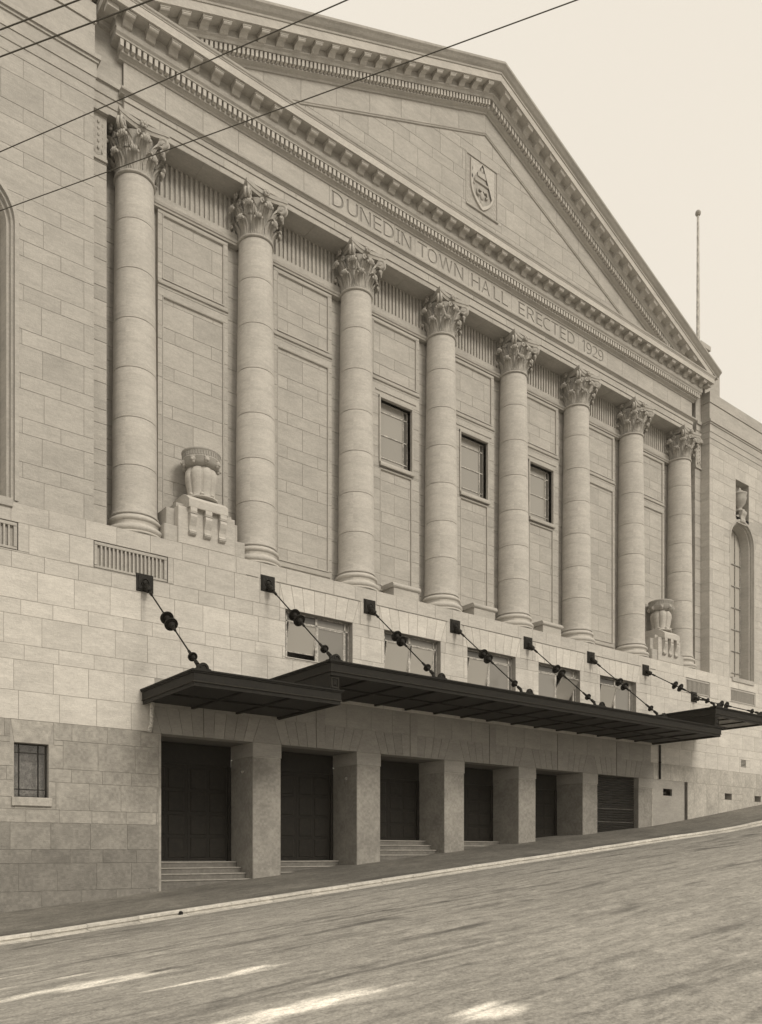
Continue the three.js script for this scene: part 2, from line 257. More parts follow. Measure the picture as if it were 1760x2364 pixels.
// ---- base storey, plane z = 0.8
const DOOR = k => [4 * k + 0.48, 4 * k + 3.45], WIN = k => [4 * k + 0.63, 4 * k + 3.27];
const baseWall = node('base_wall', hall);
{
  const holes = [];
  for (let k = 0; k < 6; k++) holes.push([DOOR(k)[0], DOOR(k)[1], -4, 3.42]);
  for (let k = 1; k <= 5; k++) holes.push([WIN(k)[0], WIN(k)[1], 6.24, 7.77]);
  const vents = [[-1.46, 0.68, 7.80, 8.55], [27.3, 29.45, 7.80, 8.55], [-5.9, -3.41, 7.82, 8.55], [31.42, 33.92, 7.82, 8.55]];
  const small = [[30.85, 31.53, 2.72, 3.04], [33.85, 34.5, 2.72, 3.03], [36.9, 37.55, 2.72, 3.03], [25.41, 26.15, 2.70, 3.03], [32.45, 32.95, 4.50, 4.88]];
  const lw = [-3.51, -2.65, 1.44, 2.85];
  const slit = [27.2, 27.45, -3.8, 3.43];
  const backHoles = [slit, ...holes.map(h => h[3] === 3.42 ? [h[0] - 0.035, h[1] + 0.035, -3.8, 3.45] : [h[0], h[1], h[2], h[3]]), ...vents, ...small, lw];
  for (const h of backHoles) if (h[2] < -3.8) h[2] = -3.8;
  part('wall_core', [wallBack(baseWall, -14, 46, -4, 9.03, -0.6, 0.786, backHoles)], M.stone, baseWall);
  const sh = [...holes, ...vents, ...small, lw, [-3.6, -2.52, 2.85, 3.45], [24.57, 27.45, -4, 3.43]];
  for (let k = 1; k <= 5; k++) sh.push([4 * k + 0.42, 4 * k + 3.54, 7.77, 8.55]);
  sh.push([0.2, 24.6, 3.42, 4.2], [0.40, 24.5, -4, 3.42]);
  for (let k = 0; k < 6; k++) sh.push([4 * k + 1.79, 4 * k + 2.15, 4.2, 4.95]);
  const tone = (x, y) => {
    if (x > 24.4) { if (y < 4.2) return [mul(C.base, 1.35), M.base]; return [C.ashlar]; }
    if (x > 0.2 && x < 24.6 && y > 3.4 && y < 5.0) return [mul(C.stone, 0.84)];  // darker stones under the canopy: its shade is put into the colour
    if (y > 3.45 || x > 0.48) return [y < 7.4 ? C.ashlar : y < 8.6 ? mul(C.ashlar, 0.87) : C.stoneHi];
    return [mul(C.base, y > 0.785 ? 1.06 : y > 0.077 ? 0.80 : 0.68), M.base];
  };
  const yl = J.filter(y => y <= 8.95);
  yl.push(9.05); yl.splice(yl.indexOf(8.95), 1);
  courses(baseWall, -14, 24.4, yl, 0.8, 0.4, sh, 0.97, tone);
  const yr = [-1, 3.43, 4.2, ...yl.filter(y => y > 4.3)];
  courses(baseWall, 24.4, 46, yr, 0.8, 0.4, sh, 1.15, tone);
  // ledge top that carries the columns
  part('ledge', [bx(-0.93, 28.93, 8.96, 9.05, -0.6, 0.78, C.stone)], M.stone, baseWall);
  // string course above the windows
  for (let k = 1; k <= 5; k++) part('string_fillet', [prism([[0.78, 8.552], [0.818, 8.556], [0.828, 8.575], [0.78, 8.60]], 4 * k + 0.3, 4 * k + 3.58, C.stone)], M.stone, baseWall);
  part('string_fillet', [prism([[0.78, 8.552], [0.818, 8.556], [0.828, 8.575], [0.78, 8.60]], 3.22, 3.62, C.stone)], M.stone, baseWall);
  part('string_fillet', [prism([[0.78, 8.552], [0.818, 8.556], [0.828, 8.575], [0.78, 8.60]], 24.35, 24.75, C.stone)], M.stone, baseWall);
  // window lintels of splayed voussoirs
  const vb = [0.62, 0.99, 1.35, 1.74, 2.13, 2.55, 2.95, 3.28], vt = [0.42, 0.84, 1.26, 1.74, 2.16, 2.64, 3.1, 3.54];
  for (let k = 1; k <= 5; k++) {
    for (let i = 0; i < 7; i++) part('voussoir', fin(polyBlock([[4 * k + vb[i], 7.77], [4 * k + vb[i + 1], 7.77], [4 * k + vt[i + 1], 8.55], [4 * k + vt[i], 8.55]], 0.8 + rr(0, 0.006), 0.4, 0.005, 0.006), mul(C.ashlar, rr(0.95, 1.04))), M.stone, baseWall);
    stone(baseWall, [[4 * k + 0.42, 7.77], [4 * k + 0.62, 7.77], [4 * k + 0.42, 8.55]], 0.8, 0.4, C.ashlar);
    stone(baseWall, [[4 * k + 3.28, 7.77], [4 * k + 3.54, 7.77], [4 * k + 3.54, 8.55]], 0.8, 0.4, C.ashlar);
  }
  // door lintels: voussoirs fan out from a tall keystone over each opening
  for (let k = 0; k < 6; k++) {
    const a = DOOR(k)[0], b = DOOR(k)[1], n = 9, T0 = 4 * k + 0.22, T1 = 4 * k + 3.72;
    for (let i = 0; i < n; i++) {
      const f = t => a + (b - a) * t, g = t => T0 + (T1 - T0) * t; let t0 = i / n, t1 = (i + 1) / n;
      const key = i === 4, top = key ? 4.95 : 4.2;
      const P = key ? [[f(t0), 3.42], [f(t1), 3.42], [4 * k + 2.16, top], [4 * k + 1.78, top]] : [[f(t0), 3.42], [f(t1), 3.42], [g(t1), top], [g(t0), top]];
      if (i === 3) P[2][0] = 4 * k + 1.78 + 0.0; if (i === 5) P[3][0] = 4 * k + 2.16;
      part(key ? 'keystone' : 'voussoir', fin(polyBlock(P, key ? 0.83 : 0.8 + rr(0, 0.006), 0.5, 0.006, 0.006), mul(C.stone, (key ? 0.76 : 0.74) * rr(0.95, 1.05))), M.stone, baseWall);  // lintel stones toned down: canopy shade painted into their colour
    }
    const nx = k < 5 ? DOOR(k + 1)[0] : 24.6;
    stone(baseWall, [[b, 3.42], [nx, 3.42], [k < 5 ? T0 + 4 : 24.6, 4.2], [T1, 4.2]], 0.8, 0.5, mul(C.stone, 0.75));  // pier-top stone darkened in colour for the same canopy shade
  }
  stone(baseWall, [[0.2, 3.42], [0.48, 3.42], [0.22, 4.2], [0.2, 4.2]], 0.8, 0.4, mul(C.stone, 0.8));  // end stone likewise carries the canopy shade in its colour
  // piers: granite shafts with a paler cap block
  for (let k = 0; k <= 5; k++) {
    const x0 = 4 * k + 3.45, x1 = k < 5 ? 4 * k + 4.48 : 24.57, p = node('pier', hall), yb = hW(x0) - 0.5;
    part('pier_shaft', [cbx(x0 + 0.012, x1 - 0.012, yb, 2.97, -0.66, 0.792, 0.02, mul(C.base, rr(0.80, 0.95)))], M.base, p);
    part('pier_cap', [cbx(x0, x1, 2.985, 3.42, -0.66, 0.81, 0.012, mul(C.stone, 0.86))], M.stone, p);
  }
  part('jamb', [cbx(0.404, 0.48, -2, 3.415, -0.66, 0.798, 0.012, mul(C.base, 1.15))], M.base, baseWall);
  // left small window's splayed lintel and sill
  part('window_lintel', fin(polyBlock([[-3.51, 2.85], [-2.65, 2.85], [-2.52, 3.45], [-3.6, 3.45]], 0.8, 0.4, 0.006, 0.006), mul(C.base, 1.2)), M.base, baseWall);
  part('window_sill', [cbx(-3.58, -2.58, 1.21, 1.44, 0.5, 0.87, 0.012, mul(C.base, 1.2))], M.base, baseWall);
  // recessed granite panel past the last pier
  part('granite_panel', [...minus([24.57, 27.2, -1, 3.43], [small[3]]).map(q => bx(q[0], q[1], q[2], q[3], 0.3, 0.70, mul(C.base, 1.18), 0))], M.base, baseWall);
  part('rainwater_pipe', [rod([25.05, 3.45, 0.86], [25.05, 5.05, 0.86], 0.045, 0.045, C.iron, 10), rod([25.05, 4.2, 0.86], [25.05, 4.27, 0.86], 0.06, 0.06, C.iron, 10)], M.iron, baseWall);
  // fluted vent panels under the wings
  for (const v of vents) {
    const p = node('fluted_panel', hall), [x0, x1, y0, y1] = v, f = 0.085;
    part('panel_frame', [cbx(x0 + 0.02, x1 - 0.02, y1 - 0.02 - f, y1 - 0.02, 0.6, 0.792, 0.008), cbx(x0 + 0.02, x1 - 0.02, y0 + 0.02, y0 + 0.02 + f * 0.7, 0.6, 0.792, 0.008), cbx(x0 + 0.02, x0 + 0.02 + f, y0 + 0.09, y1 - 0.11, 0.6, 0.79, 0.008), cbx(x1 - 0.02 - f, x1 - 0.02, y0 + 0.09, y1 - 0.11, 0.6, 0.79, 0.008)], M.stone, p);
    part('panel_back', [bx(x0, x1, y0, y1, 0.5, 0.70, mul(C.stone, 0.95))], M.stone, p);
    const n = Math.round((x1 - x0 - 2 * f) / 0.118), st = (x1 - x0 - 2 * f - 0.04) / n;
    for (let i = 1; i < n; i++) part('flute_rib', [bx(x0 + 0.02 + f + i * st - 0.022, x0 + 0.02 + f + i * st + 0.022, y0 + 0.06, y1 - 0.09, 0.68, 0.782)], M.stone, p);
  }
  for (const q of small) part(q === small[4] ? 'wall_grille' : 'basement_vent', [bx(q[0], q[1], q[2], q[3], 0.3, 0.42, q === small[4] ? mul(C.stone, 0.6) : [0.02, 0.018, 0.015]), ...(q === small[4] ? [0, 1, 2, 3, 4].map(i => bx(q[0], q[1], q[2] + 0.03 + i * 0.072, q[2] + 0.062 + i * 0.072, 0.42, 0.785, C.stone)) : [bx(q[0] + 0.02, q[1] - 0.02, q[2] + 0.14, q[2] + 0.17, 0.42, 0.5, mul(C.base, 0.7))])], M.base, baseWall);
}
// ---- entrances: floor, steps, door leaves, soffit
for (let k = 0; k < 6; k++) {
  const [a, b] = DOOR(k), fl = k < 2 ? -0.28 : 0.45, e = node('entrance', hall);
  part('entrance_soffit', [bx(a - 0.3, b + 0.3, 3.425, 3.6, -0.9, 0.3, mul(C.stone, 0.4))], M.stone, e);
  if (k < 5) part('door_frame', [bx(a, b, 2.75, 3.4, -0.78, -0.64, C.door), bx(a, a + 0.1, fl, 2.75, -0.78, -0.62, C.door), bx(b - 0.1, b, fl, 2.75, -0.78, -0.62, C.door)], M.iron, e);
  if (k < 5) for (let d = 0; d < 2; d++) {
    const x0 = a + 0.1 + d * (b - a - 0.2) / 2 + 0.004, x1 = x0 + (b - a - 0.2) / 2 - 0.008, g = [bx(x0, x1, fl + 0.02, 2.75, -0.76, -0.70, C.door)];
    for (let r = 0; r < 4; r++) for (let c = 0; c < 2; c++) { const w = (x1 - x0 - 0.3) / 2, hh = (2.6 - fl) / 4; g.push(cbx(x0 + 0.1 + c * (w + 0.1), x0 + 0.1 + c * (w + 0.1) + w, fl + 0.12 + r * hh, fl + 0.12 + r * hh + hh - 0.1, -0.71, -0.68, 0.02, mul(C.door, 1.2))); }
    part('door', g, M.iron, e);
  } else {
    // rolling gate of the last opening: horizontal laths, with a few paler rails across
    const g = []; for (let y = hW(22) - 0.2; y < 3.42; y += 0.11) g.push(bx(a, b, y, y + 0.085, 0.50, 0.54, mul(C.iron, 1.1)));
    part('rolling_gate', g, M.iron, e);
    part('gate_rail', [0.75, 1.35, 1.95].map(y => bx(a + 0.1, b - 0.1, y, y + 0.03, 0.54, 0.56, mul(C.base, 0.35))), M.iron, e);
  }
  // steps
  const yo = Math.min(paveY(a, 0.4), paveY(b, 0.4)) - 0.3; let n = 0;
  for (let y = fl, z = -0.24; y > hW((a + b) / 2) - 0.35 && k < 5; y -= 0.175, z += 0.31, n++) if (n < 4 && z < 0.75) part('step', [bx(a, b, yo, y - 0.045, -0.9, z - 0.03, mul(C.base, 0.5)), cbx(a, b, y - 0.045, y, -0.9, z, 0.012, mul(C.base, 0.95))], M.base, e);  // pale treads over dark risers: sun and wear put into the colour
  part('floor_slab', [bx(a, b, -4, fl - 0.2, -0.95, -0.3, mul(C.base, 0.8))], M.base, e);
}
for (const [k, y] of [[0, 2.75], [1, 2.75]]) part('door_lamp', [ball(4 * k + 3.42, y - 0.2 + k * 0.0, 0.2, 0.055, C.frame)], M.paint, hall);

// ---- metal windows
function leaf(parent, x0, x1, y0, y1, z, tilt, fw = 0.035, pc = 0.42) {   // one sash: pane in a thin frame, turned about its middle
  const s = node('sash', parent), cy = (y0 + y1) / 2, ct = Math.cos(tilt), st = Math.sin(tilt);
  const turn = g => { const p = g.attributes.position; for (let i = 0; i < p.count; i++) { const y = p.getY(i) - cy, zz = p.getZ(i) - z; p.setY(i, cy + y * ct + zz * st); p.setZ(i, z - y * st + zz * ct); } g.computeVertexNormals(); return g; };
  part('sash_frame', [[x0, x1, y0, y0 + fw], [x0, x1, y1 - fw, y1], [x0, x0 + fw, y0 + fw, y1 - fw], [x1 - fw, x1, y0 + fw, y1 - fw]].map(q => turn(bx(q[0], q[1], q[2], q[3], z - 0.02, z + 0.02, C.frame))), M.paint, s);
  part('pane', [turn(bx(x0 + fw, x1 - fw, y0 + fw, y1 - fw, z - 0.003, z + 0.003, mul(C.glass, pc / 0.4)))], M.obscure, s);
}
function bars(parent, L, z, c = C.frame) { part('frame', L.map(q => bx(q[0], q[1], q[2], q[3], z - 0.03, z + 0.03, c)), M.paint, parent); }
for (let k = 1; k <= 5; k++) {
  const w = node('window', hall), [a, b] = WIN(k), y0 = 6.24, y1 = 7.77, z = 0.55;
  part('reveal', [cbx(a - 0.02, b + 0.02, y0 - 0.03, y0 + 0.01, 0.2, 0.835, 0.01, C.stoneHi)], M.stone, w);
  const xs = [a + 0.02, a + 0.17, (a + b) / 2, b - 0.17, b - 0.02], V = 0.028;
  bars(w, [[a, b, y1 - 0.04, y1], [a, b, y0, y0 + 0.04], [a, b, y1 - 0.31, y1 - 0.27], [a, a + 0.04, y0, y1], [b - 0.04, b, y0, y1], [xs[1] - V, xs[1] + V, y0, y1], [xs[2] - 0.04, xs[2] + 0.04, y0, y1], [xs[3] - V, xs[3] + V, y0, y1], [a, xs[1], y0 + 0.28, y0 + 0.31]], z);
  const L = [0.24, 0.2, 0.22, 0, 0.3][k - 1], Rr = [0, 0.18, 0, 0.62, 0][k - 1];
  leaf(w, xs[1] + V, xs[2] - 0.04, y0 + (k === 1 ? 0.26 : 0.05), y1 - 0.32, z + 0.01, -L, 0.035, L ? 0.48 : 0.30);  // tilted panes paler: the sky they mirror is put into the colour
  leaf(w, xs[2] + 0.04, xs[3] - V, y0 + 0.05, y1 - 0.32, z + 0.01, -Rr, 0.035, Rr ? 0.48 : 0.27);  // paler when tilted, mirrored sky in the colour here too
  for (const [c, d, e, f] of [[a + 0.04, xs[1] - V, y0 + 0.04, y1 - 0.31], [xs[3] + V, b - 0.04, y0 + 0.04, y1 - 0.31], [a + 0.04, xs[2] - 0.04, y1 - 0.27, y1 - 0.04], [xs[2] + 0.04, b - 0.04, y1 - 0.27, y1 - 0.04]]) part('pane', [bx(c, d, e, f, z - 0.003, z + 0.003, mul(C.glass, c < xs[1] || c > xs[3] ? 0.3 : 0.62))], M.obscure, w);
  part('interior', [bx(a, b, y0, y1, -0.2, -0.15, mul(C.blind, 0.3))], M.paint, w);
}
{ // small window in the left base
  const w = node('window', hall), a = -3.51, b = -2.65, y0 = 1.44, y1 = 2.85, z = 0.6;
  bars(w, [[a, b, y1 - 0.03, y1], [a, b, y0, y0 + 0.03], [a, a + 0.03, y0, y1], [b - 0.03, b, y0, y1], [a + 0.15, a + 0.175, y0, y1], [b - 0.23, b - 0.2, y0, y1], [a, b, y0 + 0.2, y0 + 0.225], [a, b, y1 - 0.25, y1 - 0.225]], z, mul(C.iron, 2));
  part('pane', [bx(a + 0.03, b - 0.03, y0 + 0.03, y1 - 0.03, z - 0.004, z + 0.002, [1, 1, 1])], M.glass, w);
  part('blind', [bx(a, b, y0, y1, 0.3, 0.35, mul(C.blind, 0.4))], M.paint, w);
}

// ---- colonnade wall, z = -0.45, with panelled bays standing proud of it
const backWall = node('colonnade_wall', hall);
{
  part('wall_core', [wallBack(backWall, -1.4, 29.4, 8.5, 20.9, -1.2, -0.464, [2, 3, 4].map(k => [4 * k + 1.3, 4 * k + 2.78, 14.26, 16.55]))], M.stone, backWall);
  const ys = J.filter(y => y >= 8.95 && y < 19.6); ys[0] = 9.05; ys[ys.length - 1] = 19.4;
  const sc = () => [C.stone];
  const gaps = [[-0.93, 0.83], ...BAYS.slice(0, 6).map(k => [4 * k + 3.17, 4 * k + 4.83]), [27.17, 28.93]];
  for (const [a, b] of gaps) courses(backWall, a, b, ys, -0.45, 0.3, [], 2.2, sc);
  for (const k of BAYS) {
    const X = 4 * k, bay = node('bay_panel', hall), win = k >= 2 && k <= 4;
    const fz = -0.30, pz = -0.35, up = [X + 0.98, X + 3.03, 17.33, 19.30], lo = [X + 0.98, X + 3.03, 9.72, 16.83], wn = [X + 1.28, X + 2.80, 14.05, 16.57];
    const lo2 = [X + 1.30, X + 2.80, 9.72, 14.0];
    part('panel_core', [wallBack(bay, X + 0.845, X + 3.155, 9.0, 19.4, -0.6, pz - 0.014, win ? [[X + 1.3, X + 2.78, 14.26, 16.55]] : []), ...minus([X + 0.845, X + 3.155, 9.05, 19.4], [up, win ? lo2 : lo, ...(win ? [wn] : [])]).map(q => bx(q[0], q[1], q[2], q[3], -0.4, fz - 0.014, C.mortar))], M.stone, bay);
    const hol = [up, win ? lo2 : lo, ...(win ? [wn] : [])];
    // frame stones (one each side per course) and the head and sill stones
    for (let j = 0; j < ys.length - 1; j++) {
      for (const q of minus([X + 0.83, X + 3.17, ys[j], ys[j + 1]], hol)) stone(bay, rect(q[0], q[1], q[2], q[3]), fz, 0.28, C.stone);
      const tall = ys[j + 1] - ys[j] > 0.6, upper = ys[j] > 17;
      const js = (tall !== upper) ? [2.0] : [1.36 + rr(-0.05, 0.05), 2.66 + rr(-0.05, 0.05)];
      const cut = [X + 0.98, ...js.map(v => X + v), X + 3.03];
      for (let i = 0; i < cut.length - 1; i++) for (const f of [up, win ? lo2 : lo]) {
        const a = Math.max(cut[i], f[0]), b = Math.min(cut[i + 1], f[1]), c = Math.max(ys[j], f[2]), d = Math.min(ys[j + 1], f[3]);
        if (b - a > 0.03 && d - c > 0.02) stone(bay, rect(a, b, c, d), pz, 0.2, C.stone);
      }
    }
    // fine mouldings round the panels
    const mould = (q, t = 0.03, zz = fz) => [prism([[pz, q[3] - 0.05], [zz + 0.012, q[3] - t], [zz + 0.02, q[3]], [pz, q[3]]], q[0], q[1]), bx(q[0], q[0] + t, q[2], q[3], pz, zz + 0.01), bx(q[1] - t, q[1], q[2], q[3], pz, zz + 0.01), prism([[pz, q[2]], [zz + 0.035, q[2]], [zz + 0.03, q[2] + 0.03], [pz, q[2] + 0.05]], q[0], q[1])];
    part('panel_moulding', mould(up), M.stone, bay);
    part('panel_moulding', mould(win ? lo2 : lo), M.stone, bay);
    part('panel_sill', [prism([[fz - 0.02, 17.15], [fz + 0.05, 17.16], [fz + 0.06, 17.20], [fz - 0.02, 17.24]], X + 0.83, X + 3.17)], M.stone, bay);
    if (k !== 0 && k !== 6) part('panel_sill', [prism([[fz - 0.02, 9.52], [fz + 0.05, 9.53], [fz + 0.06, 9.57], [fz - 0.02, 9.60]], X + 0.9, X + 3.1)], M.stone, bay);
    // string course and reeded band below the soffit
    const st = node('reeded_band', hall);
    part('string_course', [prism([[-0.5, 19.40], [-0.26, 19.42], [-0.25, 19.47], [-0.22, 19.49], [-0.20, 19.56], [-0.27, 19.58], [-0.5, 19.58]], X + 0.45, X + 3.55)], M.stone, st);
    part('band_ground', [bx(X + 0.4, X + 3.6, 19.58, 20.87, -0.5, -0.34, mul(C.stone, 0.96))], M.stone, st);
    part('band_border', [bx(X + 0.42, X + 3.58, 19.58, 19.80, -0.36, -0.275)], M.stone, st);
    for (let i = 0; i <= 17; i++) part('reed', [bx(X + 0.62 + i * 0.1625 - 0.04, X + 0.62 + i * 0.1625 + 0.04, 19.80, 20.866, -0.36, -0.28)], M.stone, st, i ? undefined : undefined);
    if (win) {
      const w = node('window', hall), a = X + 1.3, b = X + 2.78, y0 = 14.26, y1 = 16.55, z = -0.55;
      part('architrave', [[a - 0.07, a, 14.2, 16.66, -0.24], [b, b + 0.07, 14.2, 16.66, -0.24], [a - 0.07, b + 0.07, 16.55, 16.63, -0.235]].map(q => cbx(q[0], q[1], q[2], q[3], -0.6, q[4], 0.012)).concat([cbx(a - 0.22, b + 0.22, 16.80, 16.86, -0.4, -0.265, 0.01)]), M.stone, w);
      part('sill', [prism([[-0.62, 14.08], [-0.20, 14.08], [-0.19, 14.12], [-0.20, 14.22], [-0.62, 14.28]], a - 0.05, b + 0.09)], M.stone, w);
      const xs = [a + 0.17, b - 0.22], m = 0.022;
      bars(w, [[a, b, y1 - 0.03, y1], [a, b, y0, y0 + 0.03], [a, a + 0.03, y0, y1], [b - 0.03, b, y0, y1], [xs[0] - m, xs[0] + m, y0, y1], [xs[1] - m, xs[1] + m, y0, y1], [a, b, y0 + 0.27, y0 + 0.305], [a, b, y1 - 0.35, y1 - 0.31], [a, b, (y0 + y1) / 2 - 0.05, (y0 + y1) / 2 - 0.01]], z);
      for (const [c, d] of [[a + 0.03, xs[0] - m], [xs[0] + m, xs[1] - m], [xs[1] + m, b - 0.03]]) for (const [e, f] of [[y0 + 0.03, y0 + 0.27], [y0 + 0.305, 15.355], [15.395, y1 - 0.35], [y1 - 0.31, y1 - 0.03]]) part('pane', [bx(c, d, e, f, z - 0.003, z + 0.003, mul(C.glass, (c > xs[0] && c < xs[1] ? 0.92 : 0.34) * rr(0.92, 1.08)))], M.obscure, w);
      part('interior', [bx(a, b, y0, y1, -1.1, -1.05, mul(C.blind, 0.3))], M.paint, w);
      // low block with a cap standing on the ledge under the window
      const pd = node('pedestal', hall);
      part('pedestal_block', [cbx(X + 1.42, X + 2.58, 9.05, 9.53, -0.4, 0.35, 0.012, C.stone)], M.stone, pd);
      part('pedestal_cap', [prism([[-0.4, 9.53], [0.38, 9.53], [0.42, 9.57], [0.42, 9.62], [0.36, 9.70], [-0.4, 9.70]], X + 1.35, X + 2.65)], M.stone, pd);
    }
  }
}
// ---- wings
function wing(x0, x1, side) {           // side -1: left wing (right end returns), +1: right wing (left end returns)
  const w = node('wing_wall', hall), cx = side < 0 ? -4.65 : 32.62, r = 1.22, sp = 16.27;
  const path = new THREE.Path(); path.moveTo(cx - r, 8.75); path.lineTo(cx + r, 8.75); path.lineTo(cx + r, sp); path.absarc(cx, sp, r, 0, Math.PI, false); path.lineTo(cx - r, 8.75);
  part('wall_core', [wallBack(w, x0 + (side > 0 ? 0.014 : 0), x1 - (side < 0 ? 0.014 : 0), 9.0, 20.8, -1.2, 0.766, [{ path: new THREE.Path([[cx - r, 9.1], [cx + r, 9.1], ...Array.from({ length: 17 }, (_, i) => [cx + r * Math.cos(i / 16 * Math.PI), sp + r * Math.sin(i / 16 * Math.PI)])].map(p => new THREE.Vector2(...p))) }, [cx - 0.66, cx + 0.66, 17.6, 19.5]])], M.stone, w);
  const ys = J.filter(y => y > 8.97 && y <= 20.62); ys.unshift(9.05);
  for (let j = 0; j < ys.length - 1; j++) {
    const a = ys[j], b = ys[j + 1], tall = b - a > 0.6, L = [];
    // joints measured from the free corner
    let x = side < 0 ? x1 : x0; const s = side; L.push(x); x += s * (tall ? 0.27 : 0.88) + (tall ? 0 : 0); L.push(x); while (Math.abs(x - (side < 0 ? x1 : x0)) < Math.abs(x1 - x0) - 1.2) { x += s * (tall ? 1.06 : 0.98) * rr(0.95, 1.05); L.push(x); } L.push(side < 0 ? x0 : x1); L.sort((p, q) => p - q);
    for (let i = 0; i < L.length - 1; i++) {
      const corner = side < 0 ? i === L.length - 2 : i === 0;
      for (const q of minus([L[i], L[i + 1], a, b], [[cx - r, cx + r, 8, sp], [cx - 0.66, cx + 0.66, 17.6, 19.5]])) {
        const top = Math.max(0, Math.min(1, (q[3] - sp) / 1));
        if (q[3] > sp + 0.01 && q[2] < sp + r && q[1] > cx - r && q[0] < cx + r) {
          // stones cut to the curve of the arch: slices
          const n = 10, pcs = []; for (let t = 0; t < n; t++) { const xa = q[0] + (q[1] - q[0]) * t / n, xb = q[0] + (q[1] - q[0]) * (t + 1) / n, yy = X => Math.abs(X - cx) < r ? sp + Math.sqrt(r * r - (X - cx) * (X - cx)) : -99; const ya = Math.max(q[2] + 0.005, yy(xa)), yb = Math.max(q[2] + 0.005, yy(xb)); if (ya < q[3] - 0.006 || yb < q[3] - 0.006) { const o = []; const tp = q[3] - 0.005, a0 = Math.min(ya, tp), b0 = Math.min(yb, tp); quad(o, [xa, a0, 0.78], [xb, b0, 0.78], [xb, tp, 0.78], [xa, tp, 0.78]); quad(o, [xa, a0, 0.5], [xb, b0, 0.5], [xb, b0, 0.78], [xa, a0, 0.78]); pcs.push(fin(tris(o), C.stone, 0)); } }
          if (pcs.length) part('arch_stone', pcs, M.stone, w);
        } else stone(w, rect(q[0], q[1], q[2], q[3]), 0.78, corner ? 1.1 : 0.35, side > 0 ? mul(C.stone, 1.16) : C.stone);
      }
    }
  }
  // crowning bands: thin fascias, moulding, plain attic and coping
  const bands = node('wing_cornice', hall), a = x0 - (side > 0 ? 0 : 0), seg = (y0, y1, p, n) => part(n, [bx(x0 - (side > 0 ? p : 0), x1 + (side < 0 ? p : 0), y0, y1, -1.2, 0.78 + p, mul(C.stone, rr(0.97, 1.03)))], M.stone, bands);
  seg(20.62, 20.90, 0.012, 'fascia'); seg(20.90, 21.20, 0.035, 'fascia'); seg(21.20, 21.58, 0.06, 'fascia'); seg(21.58, 21.66, 0.10, 'moulding'); seg(21.66, 21.78, 0.15, 'moulding'); seg(21.78, 22.64, 0.02, 'attic'); seg(22.68, 23.2, 0.05, 'coping'); seg(22.63, 22.69, 0.0, 'joint');
  // tall arched window with stepped reveal
  const win = node('arched_window', hall);
  const ring = (r0, r1, z0, z1, n) => { const o = []; const pt = (rad, t) => t < 0 ? [cx + rad, 9.1] : t > 1 ? [cx - rad, 9.1] : [cx + rad * Math.cos(t * Math.PI), sp + rad * Math.sin(t * Math.PI)]; const T = [-1, ...Array.from({ length: 25 }, (_, i) => i / 24), 2]; for (let i = 0; i < T.length - 1; i++) { const A = pt(r0, T[i]), B = pt(r0, T[i + 1]), Cc = pt(r1, T[i]), D = pt(r1, T[i + 1]); quad(o, [...A, z0], [...B, z0], [...D, z1], [...Cc, z1]); } return fin(tris(o), C.stone); };
  part('arch_moulding', [ring(1.26, 1.26, 0.78, 0.80), ring(1.26, 1.16, 0.80, 0.80), ring(1.16, 1.16, 0.80, 0.70), ring(1.16, 1.08, 0.70, 0.72), ring(1.08, 1.08, 0.72, 0.60), ring(1.08, 1.0, 0.60, 0.6), ring(1.0, 0.94, 0.6, 0.16)], M.stone, win);
  part('sill', [cbx(cx - 1.1, cx + 1.1, 8.9, 9.12, 0.1, 0.86, 0.012)], M.stone, win);
  const bl = []; for (const dx of [-0.93, -0.36, 0.36, 0.9]) bl.push([cx + dx - 0.02, cx + dx + 0.02, 9.12, sp + (Math.abs(dx) < 0.5 ? 0.85 : 0.2)]); for (let y = 9.6; y < 16.5; y += 1.16) bl.push([cx - 0.95, cx + 0.95, y - 0.02, y + 0.02]);
  bars(win, bl, 0.16, mul(C.frame, 0.8));
  part('pane', [bx(cx - 0.95, cx + 0.95, 9.12, sp + 1, 0.13, 0.135, mul(C.glass, 1.35))], M.obscure, win);
  // niche with an urn over a scrolled bracket
  const ni = node('niche', hall);
  part('niche_back', [bx(cx - 0.66, cx + 0.66, 17.6, 19.5, 0.0, 0.34, C.stoneHi), bx(cx - 0.66, cx + 0.66, 17.3, 17.6, 0.2, 0.78, C.stone)], M.stone, ni);
  part('scroll_bracket', [prism([[0.7, 17.42], [0.80, 17.36], [0.85, 17.40], [0.85, 17.5], [0.82, 17.6], [0.84, 17.72], [0.90, 17.82], [0.92, 17.92], [0.88, 17.99], [0.7, 18.0]], cx - 0.22, cx + 0.22)], M.stone, ni);
  part('niche_urn', [lathe([[0.001, 17.95], [0.26, 17.96], [0.27, 18.05], [0.13, 18.12], [0.12, 18.2], [0.30, 18.42], [0.36, 18.7], [0.33, 18.85], [0.38, 18.88], [0.38, 18.94], [0.25, 19.02], [0.09, 19.14], [0.07, 19.22], [0.001, 19.3]], 20, C.stone, cx, 0, 0.62)], M.stone, ni);
  return w;
}
wing(-14, -1.45, -1); wing(29.45, 46, 1);
